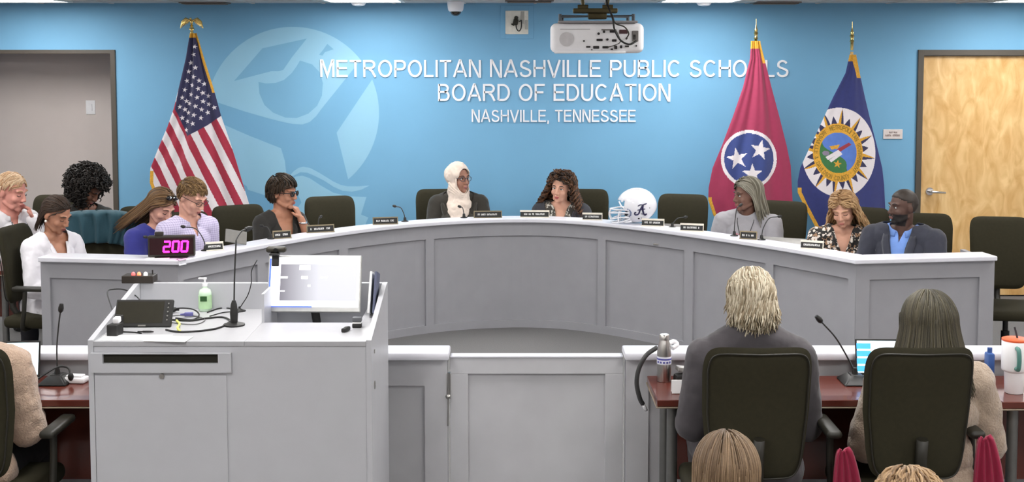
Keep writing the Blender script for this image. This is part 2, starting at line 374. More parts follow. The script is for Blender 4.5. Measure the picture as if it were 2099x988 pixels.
headp = [(615, 124), (640, 132), (655, 148), (662, 170), (660, 196), (650, 217), (632, 233), (608, 242), (585, 241), (560, 231), (542, 215), (532, 192), (530, 168), (545, 171), (565, 170), (582, 164), (598, 150), (608, 136)]
tas = [(671, 90), (684, 101), (666, 107), (661, 114), (654, 112), (661, 104)]
for poly in (capp, headp, tas): prism(b, W(poly), .001, Matrix.Translation((0, WY - .0024, 0)))
_b2 = [(W([(630, 79), (668, 104)]))]
obj('dark_shape', b, M_mur2, t)

# ---- lettering
t = thing('wall_lettering', 'raised white sign lettering in three lines across the blue wall', 'sign', (0, 0, 0))
for s, xa, xb, ya, yb in (('METROPOLITAN NASHVILLE PUBLIC SCHOOLS', 657, 1616, 123, 158), ('BOARD OF EDUCATION', 898, 1374, 172, 207), ('NASHVILLE, TENNESSEE', 967, 1303, 225, 254)):
    a, c = at(xa, yb, Y=WY), at(xb, ya, Y=WY); b = BM(); zb = a.z if ',' not in s else at(xa, 250, Y=WY).z; sign_text(b, s, a.x, c.x, zb, c.z, WY, .012, mapf=lambda q: obj('word', q, M_letter, t))

# ================================================================== DAIS
LZ = .83
fr = [(368, 544), (400, 537), (473, 522.5), (558, 507), (651, 489), (742, 477), (833, 466), (924, 459), (1015, 456), (1100, 455.3), (1151, 457), (1242, 463), (1333, 475.5), (1424, 488), (1515, 501), (1560, 509), (1645, 521), (1753, 542)]
cur = [at(x, y, Z=LZ) for x, y in fr]
# straighten noise: smooth once
sm = cur[:]
for _ in range(2):
    sm = [sm[0]] + [(sm[i - 1] + sm[i] * 2 + sm[i + 1]) / 4 for i in range(1, len(sm) - 1)] + [sm[-1]]
curve = crom(sm, 4)
LEFT, RIGHT = at(77, 537, Z=LZ), at(2045, 535, Z=LZ)
line = [LEFT + (curve[0] - LEFT) * k / 4 for k in range(4)] + curve + [curve[-1] + (RIGHT - curve[-1]) * k / 4 for k in range(1, 5)]
line = [Vector((p.x, p.y, 0)) for p in line]
def offs(P, d):
    out = []
    for i, p in enumerate(P):
        a = (P[i] - P[i - 1]).normalized() if i else None; c = (P[i + 1] - P[i]).normalized() if i < len(P) - 1 else None
        a = a or c; c = c or a
        na, nc = Vector((-a.y, a.x, 0)), Vector((-c.y, c.x, 0)); m = (na + nc).normalized()
        out.append(p + m * (d / max(.5, m.dot(na))))
    return out
def band(bm, P, d0, d1, z0, z1, i0=0, i1=None, mi=0):
    A, B = offs(P, d0), offs(P, d1); i1 = len(P) - 1 if i1 is None else i1
    q = [[bm.verts.new((v.x, v.y, z)) for v, z in ((A[i], z0), (A[i], z1), (B[i], z1), (B[i], z0))] for i in range(i0, i1 + 1)]
    for a, c in zip(q, q[1:]):
        for k in range(4): bm.faces.new((a[k], a[(k + 1) % 4], c[(k + 1) % 4], c[k])).material_index = mi
    bm.faces.new(q[0][::-1]); bm.faces.new(q[-1])
OV = .035
dais = thing('dais_desk', 'long curved grey panelled dais desk with pale ledge top facing the room', 'desk')
b = BM(); band(b, line, 0, .19, LZ, LZ + .03); o = obj('ledge_top', b, M_ledge, dais)
md = o.modifiers.new('bev', 'BEVEL'); md.width = .006; md.segments = 2; md.limit_method = 'ANGLE'
o = bm_ = None
b = BM(); band(b, line, OV + .018, OV + .04, .0, LZ - .001); obj('front_panel', b, M_grey, dais)
b = BM(); band(b, line, OV, OV + .0185, LZ - .105, LZ - .0005); obj('top_rail', b, M_grey, dais)
b = BM(); band(b, line, OV, OV + .0185, 0, .06); obj('base_rail', b, M_grey, dais)
front = offs(line, OV)
def cut(pa, pb):
    """sub-polyline of the front line between two image columns (measured at mid height)"""
    pp = [proj((p.x, p.y, .5))[0] for p in front]; out = []
    def interp(px):
        for i in range(len(pp) - 1):
            if pp[i] <= px <= pp[i + 1]: return front[i].lerp(front[i + 1], (px - pp[i]) / (pp[i + 1] - pp[i])), i
        return (front[0], 0) if px < pp[0] else (front[-1], len(pp) - 2)
    A, ia = interp(pa); B, ib = interp(pb)
    return [A] + front[ia + 1:ib + 1] + [B]
for pa, pb in ((60, 104), (331, 367.5), (368.5, 378), (529, 545), (696, 714), (873, 890), (1225, 1241), (1402, 1420), (1568, 1584), (1737, 1752.5), (1753.5, 1781), (2006, 2060)):
    b = BM(); band(b, cut(pa, pb), 0, .0186, .06, LZ - .105); obj('stile', b, M_grey, dais)
inner = line[2:]
b = BM(); band(b, inner, .16, .6, .70, .73); obj('work_surface', b, M_ledge, dais)
e = line[-1]; b = BM(); bx(b, e.x - .06, e.x - .03, e.y + .04, e.y + .5, 0, LZ - .001); obj('end_panel', b, M_grey, dais)
e = line[0]; b = BM(); bx(b, e.x + .03, e.x + .06, e.y + .04, e.y + .16, 0, LZ - .001)
obj('end_panel', b, M_grey, dais)
def ledge(px, d=.1):
    """point on top of the ledge at an image column, d metres in from its front edge; plus tangent angle"""
    P = offs(line, d); pp = [proj((p.x, p.y, .86))[0] for p in P]
    for i in range(len(pp) - 1):
        if pp[i] <= px <= pp[i + 1]:
            p = P[i].lerp(P[i + 1], (px - pp[i]) / (pp[i + 1] - pp[i])); tg = P[i + 1] - P[i]
            return Vector((p.x, p.y, LZ + .0301)), math.degrees(math.atan2(tg.y, tg.x))
    return Vector((P[-1].x, P[-1].y, LZ + .0301)), 0

# ================================================================== LOW PARTITION
PY, PZ = 5.5, .80
xg0, xg1 = at(917, 760, Y=PY).x, at(1283, 760, Y=PY).x
M_low = mat('pale_grey_painted_partition', (198, 198, 202), .5, var=.03, vscale=8)
def partition(name, lab, x0, x1, stiles):
    t = thing(name, lab, 'partition', (0, 0, 0))
    b = BM(); bx(b, x0, x1, PY + .02, PY + .06, 0, PZ); obj('panel', b, M_low, t)
    b = BM(); bx(b, x0 - (.0 if x0 < 0 else .01), x1 + (.01 if x0 < 0 else 0), PY - .06, PY + .1, PZ + .001, PZ + .034, .008); obj('ledge_top', b, M_ledge, t, 40)
    b = BM(); bx(b, x0, x1, PY, PY + .02, PZ - .125, PZ); obj('top_rail', b, M_low, t)
    b = BM(); bx(b, x0, x1, PY, PY + .02, 0, .12); obj('base_rail', b, M_low, t)
    for s in stiles:
        b = BM(); bx(b, s - .05, s + .05, PY, PY + .02, .12, PZ - .125); obj('stile', b, M_low, t)
    return t
lp = partition('low_partition', 'low pale grey panelled partition left of the gate, passing behind the lectern', XL + .02, xg0, [xg0 - .05, xg0 - .75, xg0 - 1.6, xg0 - 2.5, xg0 - 3.4, xg0 - 4.3])
rp = partition('low_partition', 'low pale grey panelled partition right of the gate, behind the tables', xg1, XR - .02, [xg1 + .05, xg1 + .95, xg1 + 1.9, xg1 + 2.85, xg1 + 3.8])
g = thing('gate', 'low pale grey framed gate panel between the two low partitions', 'gate')
gz = at(1100, 730, Y=PY + .03).z
b = BM(); bx(b, xg0 + .012, xg1 - .012, PY + .03, PY + .06, .03, gz - .002); obj('panel', b, M_low, g)
b = BM()
for a0, a1, c0, c1 in ((xg0 + .012, xg1 - .012, gz - .075, gz - .002), (xg0 + .012, xg1 - .012, .03, .14), (xg0 + .012, xg0 + .09, .14, gz - .075), (xg1 - .09, xg1 - .012, .14, gz - .075)): bx(b, a0, a1, PY + .01, PY + .03, c0, c1, .002)
obj('gate_frame', b, M_low, g)
b = BM(); bx(b, xg0 + .012, xg1 - .012, PY + .005, PY + .065, gz - .002, gz + .006, .002); obj('cap', b, M_ledge, g)
b = BM(); bx(b, xg0 - .004, xg0 + .014, PY - .004, PY + .03, gz - .17, gz - .07, .002); cyl(b, (xg0 + .006, PY - .006, gz - .175), (xg0 + .006, PY - .006, gz - .065), .006); obj('hinge', b, M_steel, g, 40)
b = BM(); tube(b, [(xg0 + .004, PY - .01, gz - .17), (xg0 + .002, PY - .012, gz - .3)], .004, 8); sph(b, (xg0 + .004, PY - .012, gz - .17), .012); obj('latch', b, M_steel, g, 40)

# ================================================================== LECTERN
lx0, lx1, ly0, ly1, lz = at(182, 760, Y=4.7).x, at(762, 760, Y=4.7).x, 4.7, 5.33, 1.055
bz = 1.165
lec = thing('lectern', 'large pale grey lectern cabinet with sloped sides, drawer and sunken screen well', 'lectern')
wx0, wx1, wy0 = at(537, 661, Z=lz).x, at(742, 661, Z=lz).x, at(537, 661, Z=lz).y
b = BM(); bx(b, lx0 + .02, lx1 - .02, ly0 + .018, ly1 - .03, .02, .9, 0); obj('cabinet', b, M_lect, lec)
b = BM(); bx(b, lx0 + .02, lx1 - .02, ly0, ly0 + .018, .02, lz - .02, .002); obj('front_face', b, M_lect, lec)
b = BM(); bx(b, lx0 + .02, wx0, ly0 - .004, ly1 - .02, lz - .02, lz, .002); bx(b, wx0, lx1 - .02, ly0 - .004, wy0, lz - .0201, lz, .002); bx(b, wx1, lx1 - .02, wy0, ly1 - .02, lz - .02, lz - .0001)
obj('worktop', b, mat('white_worktop_laminate', (172, 172, 176), .35, var=.02), lec)
b = BM(); bx(b, wx0, wx1, wy0, ly1 - .02, .9, .91); bx(b, wx0 - .001, wx0 + .01, wy0, ly1 - .02, .9, bz + .005); bx(b, wx1 - .01, wx1, wy0, ly1 - .02, .9, lz); bx(b, wx0, wx1, wy0 - .002, wy0 + .008, .9, lz - .02); obj('screen_well', b, M_lect, lec)
for s, (a0, a1) in enumerate(((lx0, lx0 + .02), (lx1 - .02, lx1))):
    b = BM(); t_ = [(ly0 - .004, 0), (ly0 - .004, lz + .004), (ly1 - .05, bz), (ly1, bz), (ly1, 0)]
    prism(b, t_, a1 - a0, Matrix(((0, -1, 0, a1), (1, 0, 0, 0), (0, 0, 1, 0), (0, 0, 0, 1))))
    sd = obj('side_panel', b, M_lect, lec)
b = BM(); bx(b, lx0 + .02, lx1 - .02, ly1 - .02, ly1, .05, bz, .002); obj('back_panel', b, M_lect, lec)
b = BM(); dpx = at(477, 740, Y=ly0).x; d0, d1 = at(188, 722, Y=ly0), at(476, 762, Y=ly0)
s0, s1 = at(213, 724, Y=ly0), at(449, 743, Y=ly0)
fy = ly0 - .018
bx(b, d0.x, s0.x, fy, ly0 - .001, d1.z, d0.z); bx(b, s1.x, d1.x, fy, ly0 - .001, d1.z, d0.z); bx(b, s0.x, s1.x, fy, ly0 - .001, d1.z, s1.z); bx(b, s0.x, s1.x, fy, ly0 - .001, s0.z, d0.z)
dr = obj('drawer', b, M_lect, lec)
b = BM(); bx(b, s0.x, s1.x, ly0 - .004, ly0 - .0005, s1.z, s0.z); obj('hand_slot', b, mat('dark_slot', (30, 28, 18), .9), dr)
kz = at(333, 770, Y=ly0)
b = BM(); bx(b, at(198, 900, Y=ly0).x, at(467, 900, Y=ly0).x, ly0 - .006, ly0 - .0005, .06, at(300, 775, Y=ly0).z + .012, .001); dd = obj('cabinet_door', b, M_lect, lec)
b = BM(); cyl(b, (kz.x, ly0 - .001, kz.z), (kz.x, ly0 - .014, kz.z), .009, seg=20); bx(b, kz.x - .001, kz.x + .001, ly0 - .016, ly0 - .014, kz.z - .004, kz.z + .004); obj('lock', b, M_steel, dd, 40)
b = BM(); q = Vector((lx1, ly0 + .09, lz - .06)); cyl(b, q, q + Vector((.004, 0, 0)), .008); obj('side_bolt', b, M_steel, lec, 40); b = BM(); cyl(b, q + Vector((0, 0, -.13)), q + Vector((.003, 0, -.13)), .016); obj('cable_grommet', b, M_steel, lec, 40)
# ================================================================== CHAIRS
def make_chair(label):
    t = thing('office_chair', label, 'chair', (0, 0, 0), 0, 'black fabric office chairs')
    tl = rotm(-8)                                   # recline
    def back_pt(x, y, z): return Vector((x, .20, .50)) + tl @ Vector((0, y, z - .50))
    # backrest: padded slab, corners rounded, slight curve
    b = BM(); n, m = 12, 14
    def prof(v):                                    # half width along the height
        return .190 + .016 * math.sin(v * math.pi * .8) - (.02 * (1 - v) ** 2)
    for side in (0, 1):
        pass
    NU, NR = 56, 9
    def bpt(r, k, side):                            # rounded-rectangle rings from the centre (r=0) to the rim (r=1)
        a_ = 2 * math.pi * k / NU; ca, sa = math.cos(a_), math.sin(a_); e_ = .26
        X = math.copysign(abs(ca) ** e_, ca) * r; Z = math.copysign(abs(sa) ** e_, sa) * r; f = .5 + .5 * Z
        th = .026 * (max(0, 1 - r ** 7)) ** .5
        x = X * prof(f); return back_pt(x, (th if side else -th) - .03 * (x / .2) ** 2 + .01 * math.cos(f * 5), .76 + .25 * Z)
    for side in (0, 1):
        cv = b.verts.new(bpt(0, 0, side)); prev = None
        for i in range(1, NR + 1):
            r_ = (i / NR) ** .6; ring = [b.verts.new(bpt(min(r_, 1), k, side)) for k in range(NU)]
            for k in range(NU):
                k2 = (k + 1) % NU
                if prev is None: b.faces.new((cv, ring[k], ring[k2]))
                else: b.faces.new((prev[k], ring[k], ring[k2], prev[k2]))
            prev = ring
    bmesh.ops.remove_doubles(b, verts=b.verts, dist=1e-5)
    obj('backrest', b, M_chair, t, 60)
    # piping seam round the back face
    pts = []
    for k in range(40):
        a = 2 * math.pi * k / 40; ca, sa = math.cos(a), math.sin(a)
        sx = math.copysign(abs(ca) ** .22, ca); sz = math.copysign(abs(sa) ** .22, sa); f = .5 + .47 * sz
        x = sx * (prof(f) - .016); pts.append(back_pt(x, .0255 - .03 * (x / .2) ** 2 + .01 * math.cos(f * 5), .76 + .233 * sz))
    b = BM(); tube(b, pts, .0035, 6, closed=True); obj('piping', b, M_chairp, t)
    b = BM(); box(b, (0, -.02, .405), (.46, .46, .075), None, .032, seg=4); obj('seat', b, M_chair, t, 50)
    b = BM(); tube(b, [(0, .05, .355), (0, .20, .37), (0, .262, .46), (0, .268, .6), (0, .28, .68)], .022, 8); obj('back_support', b, M_chairp, t)
    for s in (-1, 1):
        b = BM(); tube(b, crom([(s * .16, .06, .362), (s * .26, .05, .38), (s * .275, .03, .5), (s * .275, .02, .62)], 4), .014, 8); box(b, (s * .275, -.03, .64), (.06, .26, .03), None, .013); obj('armrest', b, M_chairp, t, 50)
    b = BM(); cyl(b, (0, 0, .11), (0, 0, .26), .028); cyl(b, (0, 0, .25), (0, 0, .36), .018); box(b, (0, .01, .357), (.2, .24, .025), None, .008); obj('gas_column', b, M_dark, t, 40)
    for k in range(5):
        a = R(72 * k + 18); d = Vector((math.cos(a), math.sin(a), 0)); b = BM(); tube(b, [d * .02 + Vector((0, 0, .12)), d * .16 + Vector((0, 0, .105)), d * .285 + Vector((0, 0, .075))], [.026, .02, .015], 8)
        lg = obj('leg', b, M_chairp, t); b = BM(); s_ = Vector((-d.y, d.x, 0)); p = d * .285 + Vector((0, 0, .03))
        cyl(b, p - s_ * .024, p + s_ * .024, .03, seg=16); cyl(b, p, p + Vector((0, 0, .045)), .008); obj('caster', b, M_dark, lg, 40)
    return t
chair0 = None
def chair(px, Y, rz, label, z=1.0):
    """rz: 0 faces the room (camera), 180 faces the blue wall"""
    global chair0
    p = at(px, 400, Y=Y); loc = (p.x, Y, z)
    a = R(rz); bx_, by_ = -math.sin(a) * .22, math.cos(a) * .22      # the back stands .22 behind the centre
    loc = (p.x - bx_, Y - by_, 0)
    if chair0 is None: chair0 = make_chair(label); chair0.location = loc; chair0.rotation_euler = (0, 0, R(rz)); return chair0
    c = dup(chair0, loc, rz, label); c.scale = (1, 1, z); return c
chair(488, 9.45, 30, 'black chair in front of the striped flag, behind the short-haired woman in black')
chair(676, 10.05, 20, 'empty black chair below the book of the wall emblem')
chair(902, 10.6, 6, 'black chair holding the person in the white headscarf')
chair(1198, 10.6, -4, 'black chair holding the woman with long dark curls')
chair(1400, 10.2, -14, 'empty black chair directly right of the white football helmet')
chair(1602, 9.72, -28, 'black chair holding the grey-haired woman in the grey top')
chair(1768, 9.32, -30, 'black chair holding the blond woman in the patterned blouse')
chair(1893, 8.95, -12, 'black chair holding the bearded man in the dark suit')
chair(2052, 8.75, -8, 'empty black chair in front of the maple door, right of the dais')
chair(372, 9.02, 30, 'black chair behind the man in the plaid shirt')
chair(300, 9.4, 20, 'black chair behind the woman in the blue top')
chair(32, 8.32, 82, 'black chair holding the woman in the white jacket at the left dais end')
chair(198, 8.95, 8, 'black chair with a teal jacket draped over its back', .975)
chair(118, 10.15, 0, 'black chair standing below the light switch behind the curly-haired person')
_c = chair(1557, 4.66, 180, 'black chair holding the white-haired man in the grey suit, seen from behind', 1.045)
for _o in list(_c.children):
    if _o.name.startswith('armrest'): bpy.data.objects.remove(_o)
chair(1892, 4.66, 180, 'black chair holding the woman with the dark bob, seen from behind', 1.045)
chair(-98, 4.66, 180, 'black chair of the tan-clad person, cut off by the left picture edge', 1.045)
chair(1480, 3.1, 180, 'black chair under the brown-haired audience member at the bottom right')
chair(1868, 2.9, 180, 'black chair under the curly-haired audience member at the bottom right corner')

# ================================================================== FLAGS
def interp1(tab, z):
    if z <= tab[0][0]: return tab[0][1]
    for (a, va), (c, vc) in zip(tab, tab[1:]):
        if z <= c: return va + (vc - va) * (z - a) / (c - a)
    return tab[-1][1]
def flag(name, label, poleX, Y, left, right, ytop, ybot, colour, mats, finial, fold=(5, .03, 1.3), res=(150, 300)):
    """left / right: silhouette tables (image row, image column) read off the photo and carried to the flag's own plane"""
    t = thing(name, label, 'flag')
    px0 = at(poleX, 200, Y=Y).x
    def P(px, py): a = at(px, py, Y=Y); return a
    nu, nv = res; b = BM(); V = []
    def depth(u, v):
        amp = fold[1] * (.35 + .65 * v)
        return -amp * math.sin(u * math.pi * fold[0] + fold[2] + v * 1.2) - .5 * amp * math.sin(u * math.pi * fold[0] * 2.3 + v * 3) - .10 * v * math.sin(math.pi * u)
    for j in range(nv + 1):
        v = j / nv; row = []
        for i in range(nu + 1):
            u = i / nu; py = ytop + (ybot(u) - ytop) * v
            l, r = interp1(left, py), interp1(right, py); px = l + (r - l) * u; p = P(px, py)
            row.append(b.verts.new((p.x, Y + depth(u, v) + .03, p.z)))
        V.append(row)
    for j in range(nv):
        for i in range(nu):
            f = b.faces.new((V[j][i], V[j][i + 1], V[j + 1][i + 1], V[j + 1][i])); u = (i + .5) / nu; v = (j + .5) / nv
            py = ytop + (ybot(u) - ytop) * v; l, r = interp1(left, py), interp1(right, py); px = l + (r - l) * u
            f.material_index = colour(px, py, u, v); f.smooth = True
    me = bpy.data.meshes.new('cloth'); b.to_mesh(me); b.free()
    o = obj('cloth', me, mats, t); md = o.modifiers.new('thick', 'SOLIDIFY'); md.thickness = .003
    b = BM(); cyl(b, (px0, Y + .09, .06), (px0, Y + .09, P(poleX, ytop - 6).z), .013); obj('pole', b, mat('pale_oak_pole', (214, 176, 110), .4), t, 40)
    b = BM(); lathe(b, [(.17, 0.0), (.17, .02), (.15, .035), (.06, .06), (.03, .1), (.025, .16)], (px0, Y + .09, 0)); obj('stand', b, M_gold, t, 40)
    b = BM(); finial(b, px0, Y + .09, P); obj('finial', b, M_gold, t, 60)
    return t, P
def inpoly(x, y, poly):
    c = False; j = len(poly) - 1
    for i in range(len(poly)):
        xi, yi = poly[i]; xj, yj = poly[j]
        if (yi > y) != (yj > y) and x < (xj - xi) * (y - yi) / (yj - yi) + xi: c = not c
        j = i
    return c
def star_poly(cx, cy, r, a0=-90, k=.39): return [(cx + (r if i % 2 == 0 else r * k) * math.cos(R(a0 + 36 * i)), cy + (r if i % 2 == 0 else r * k) * math.sin(R(a0 + 36 * i))) for i in range(10)]
M_fr = mat('flag_red', (158, 30, 58), .75, sheen=.3, var=.05); M_fw = mat('flag_white', (222, 216, 220), .75, sheen=.3, var=.03)
M_fn = mat('flag_navy', (38, 38, 78), .75, sheen=.3); M_tn = mat('crimson_flag_cloth', (152, 40, 78), .75, sheen=.3, var=.04)
M_tb = mat('flag_slate_blue', (44, 62, 124), .75, sheen=.3); M_mn = mat('flag_deep_blue', (36, 46, 108), .75, sheen=.3)
M_fg = mat('flag_gold', (212, 176, 52), .75); M_gn = mat('flag_green', (56, 112, 62), .75); M_sk = mat('flag_sky', (84, 120, 196), .75)
stars = [(238, 230), (226, 265), (247, 286), (217, 302), (240, 324), (210, 341), (263, 340), (234, 360), (201, 379), (260, 374), (282, 354), (190, 412), (229, 399), (278, 392), (256, 411), (209, 427), (300, 405), (222, 437), (250, 448), (180, 451), (280, 428), (302, 440), (326, 454), (203, 462), (275, 462), (244, 485), (298, 475), (192, 498), (218, 476), (273, 497), (214, 512), (240, 521), (210, 549), (243, 197)]
stars = [(280 + x / 2.058, y / 2.058) for x, y in stars]
STP = [star_poly(x, y, 5.6, -90 + (i * 37) % 30 - 15) for i, (x, y) in enumerate(stars)]
canton = [(388, 60), (402, 60), (420, 120), (436, 180), (452, 238), (420, 260), (385, 279), (371, 250), (358, 224), (366, 180), (374, 140)]
# stripe boundaries: each a line from (x at row 240) to (x at row 450); red and white alternate
def us_col(px, py, u, v):
    if inpoly(px, py, canton):
        for (sx, sy), pl in zip(stars, STP):
            if abs(px - sx) < 7 and abs(py - sy) < 7 and inpoly(px, py, pl): return 1
        return 2
    return 0 if math.floor((px - 342.5 - (py - 340) * (.5 + .0009 * (py - 340) * 0)) / 16.6) % 2 == 0 else 1
def us_col2(px, py, u, v):
    if v < .02: return 3
    if py > 350 and px < interp1(USL, py) + 7: return 3
    if py < 190 and px > interp1(USR, py) - 5: return 3
    return us_col(px, py, u, v)
USL = [(70, 388), (120, 380), (180, 366), (222, 356), (260, 343), (300, 326), (345, 308), (375, 307), (400, 316), (450, 340), (520, 372)]
USR = [(70, 402), (120, 417), (180, 436), (238, 452), (290, 470), (330, 483), (380, 498), (425, 512), (520, 530)]
def eagle(b, x, y, P):
    c = P(390, 45).z; k = .0042
    sph(b, (x, y, c + .0), (.014, .014, .022)); sph(b, (x - .004, y - .01, c + .028), (.009, .012, .010)); cyl(b, (x - .006, y - .015, c + .03), (x - .016, y - .018, c + .036), .005, .001, 8)
    for s in (-1, 1):
        for i in range(7):
            f = i / 6; p0 = Vector((x + s * (.012 + .05 * f), y, c + .012 + .012 * math.sin(f * 2.4))); p1 = Vector((x + s * (.03 + .06 * f), y, c - .012 - .038 * f)); tube(b, [p0, p0.lerp(p1, .5) + Vector((s * .008, 0, .006)), p1], [.008, .008, .002], 6)
        tube(b, [(x + s * .01, y, c + .012), (x + s * .05, y, c + .03), (x + s * .078, y, c + .005), (x + s * .095, y, c - .05)], [.01, .011, .009, .003], 8)
    lathe(b, [(.006, -.02), (.018, -.03), (.007, -.04), (.022, -.05), (.022, -.062), (.008, -.066), (.014, -.075), (.014, -.108)], (x, y, c))
us, UP = flag('national_flag', 'red and white striped flag with white stars on navy, on an eagle-topped pole', 390, 10.62, USL, USR, 68, lambda u: 520, us_col2, [M_fr, M_fw, M_fn, M_fringe], eagle, (4, .022, .8), (220, 440))
def spear(b, x, y, P, py0):
    z0 = P(1552, py0 + 52).z; lathe(b, [(.012, -.02), (.014, .05), (.022, .055), (.014, .062), (.014, .09), (.022, .1), (.012, .108), (.016, .125), (.010, .14), (.004, .17), (.002, .22)], (x, y, z0), 20)
TL = [(88, 1541), (120, 1539), (180, 1524), (240, 1503), (300, 1480), (345, 1461), (385, 1453), (410, 1452), (440, 1462), (480, 1482), (560, 1500)]
TR = [(88, 1560), (120, 1568), (180, 1583), (240, 1599), (300, 1614), (340, 1622), (420, 1626), (560, 1630)]
tst = [star_poly(1511, 325, 23, -100), star_poly(1557, 307, 22, -78), star_poly(1541, 356, 22, -92)]
def tn_col(px, py, u, v):
    if v < .035: return 3
    if py > 405 and px < interp1(TL, py) + 7: return 3
    if py < 130 and px > interp1(TR, py) - 5: return 3
    d = math.hypot((px - 1535.5) / 57.5, (py - 325.5) / 59)
    if d < 1:
        if d > .885: return 1
        return 1 if any(inpoly(px, py, s) for s in tst) else 2
    return 0
tn, TP = flag('state_flag', 'crimson flag with three white stars in a blue circle', 1552, 10.62, TL, TR, 84, lambda u: 560, tn_col, [M_tn, M_fw, M_tb, M_fringe], lambda b, x, y, P: spear(b, x, y, P, 40), (4, .02, .3))
ML = [(115, 1743), (150, 1735), (200, 1709), (250, 1686), (300, 1662), (345, 1641), (372, 1636), (395, 1636), (420, 1648), (480, 1680), (560, 1700)]
MR = [(115, 1757), (150, 1764), (200, 1775), (250, 1787), (300, 1800), (345, 1811), (380, 1815), (440, 1818), (560, 1822)]
RW = [('METROPOLITAN GOVERNMENT', 248, 48, 1), ('NASHVILLE & DAVIDSON COUNTY', 236, 62, -1)]
RW = [(w, a0, a0 + sg * (160 if sg > 0 else 174), sg) for w, a0, a1, sg in RW]
GC = {c: glyph(c) for c in 'METROPOLITANGVSHCDUY& '}
def mn_col(px, py, u, v):
    if v < .03: return 3
    if py < 160 and px > interp1(MR, py) - 9: return 3
    if py > 385 and px < interp1(ML, py) + 8: return 3
    dx, dy = px - 1717.5, py - 313; a = math.degrees(math.atan2(dy / 59.7, dx / 50.6)) % 360
    d = math.hypot(dx / 50.6, dy / 59.7)
    if math.hypot((px - 1720) / 76, (py - 312) / 91) > 1: return 0
    di = math.hypot(dx / 37, dy / 41.5)
    if di < 1:
        if inpoly(px, py, [(1692, 322), (1697, 328), (1723, 312), (1718, 307)]) or inpoly(px, py, [(1699, 328), (1703, 333), (1726, 316), (1723, 311)]): return 1
        if inpoly(px, py, [(1715, 306), (1739, 292), (1744, 296), (1722, 311)]): return 6
        if inpoly(px, py, [(1700, 300), (1722, 296), (1716, 305), (1704, 306)]): return 3
        if inpoly(px, py, star_poly(1716, 336, 9, -80)): return 3
        if abs(math.hypot((px - 1693), (py - 314) * 1.4)) < 7: return 7
        g = (px - 1717) + (py - 313) * -.9
        return 4 if g < -8 + 8 * math.sin(py * .12) else 5
    if d < 1:
        if .79 < d < .95:
            fr_ = (d - .79) / .16
            for word, a0, a1, sg in RW:
                q = ((a - a0) * sg) % 360; span = abs(a1 - a0)
                if q < span:
                    z = fr_ if sg > 0 else 1 - fr_
                    k = q / span * len(word); ch = word[int(k)]; W_, st = GC[ch]; gx = (k - int(k)) * 1.15 - .08; gx = gx * max(W_, .5)
                    for Pp in st:
                        for (xa, za), (xb, zb) in zip(Pp, Pp[1:]):
                            L2 = (xb - xa) ** 2 + (zb - za) ** 2 or 1e-9; tt = min(1, max(0, ((gx - xa) * (xb - xa) + (z - za) * (zb - za)) / L2))
                            if math.hypot(gx - xa - tt * (xb - xa), z - za - tt * (zb - za)) < .1: return 8
        return 3
    # sun rays: long gold spikes with dark side, short navy ones
    k = a / 15.0; fr = k - math.floor(k); i = int(k) % 2
    L = .52 if i == 0 else .26; w = abs(fr - .5) * 2
    if (d - 1) / L < 1 - w * (1.25 if i == 0 else 1.15): return (3 if fr < .5 else 2) if i == 0 else 2
    return 1
mt, MP = flag('county_flag', 'deep blue flag with a gold sunburst seal on a white disc', 1750, 10.62, ML, MR, 112, lambda u: 560, mn_col, [M_mn, M_fw, M_fn, M_fringe, M_gn, M_sk, mat('flag_seal_red', (150, 50, 60), .7), mat('flag_seal_mauve', (130, 120, 140), .7), mat('flag_letter_olive', (136, 108, 30), .7)], lambda b, x, y, P: spear(b, x, y, P, 46), (3, .012, 1.1), (280, 420))
# ================================================================== THINGS ON THE DAIS
def nameplate(px, deg, w, lab, kind=0, d=.09, seed=0):
    """desk nameplate: upright dark plate in a light holder"""
    p, a = ledge(px, d); h = .052
    t = thing('nameplate', lab, 'nameplate', p, deg, 'nameplates along the dais ledge')
    hold = mat('ivory_plate_holder', (226, 218, 204), .4) if kind == 1 else mat('bronze_plate_holder', (140, 128, 104), .35, .6)
    b = BM(); bx(b, -w / 2, w / 2, -.022, .022, 0, .005, .002); obj('base', b, hold, t)
    b = BM(); tl = rotm(-14); e = .006
    for (x0, x1, z0, z1) in ((-w / 2, w / 2, h - e, h + .003), (-w / 2, -w / 2 + e, .004, h), (w / 2 - e, w / 2, .004, h)) if kind != 1 else ((-w / 2, w / 2, h - .01, h + .004), (w / 2 - .005, w / 2, .004, h)):
        box(b, Vector((0, -.004, 0)) + tl @ Vector(((x0 + x1) / 2, 0, (z0 + z1) / 2)), (x1 - x0, .008, z1 - z0), tl, .001)
    obj('frame', b, hold, t)
    b = BM(); box(b, Vector((0, -.004, 0)) + tl @ Vector((0, .001, h / 2 + .002)), (w - .006, .004, h - .006), tl); obj('plate', b, M_dark, t)
    b = BM(); r = random.Random(seed); q = BM(); n = int(w / .03); scribble(q, -w * .36, w * .36, -.0065, .013, 0, r, .25)
    merge(b, q, Matrix.Translation((0, -.004, 0)) @ tl @ Matrix.Translation((0, -.001, h / 2))); obj('print', b, M_paper, t)
    return t
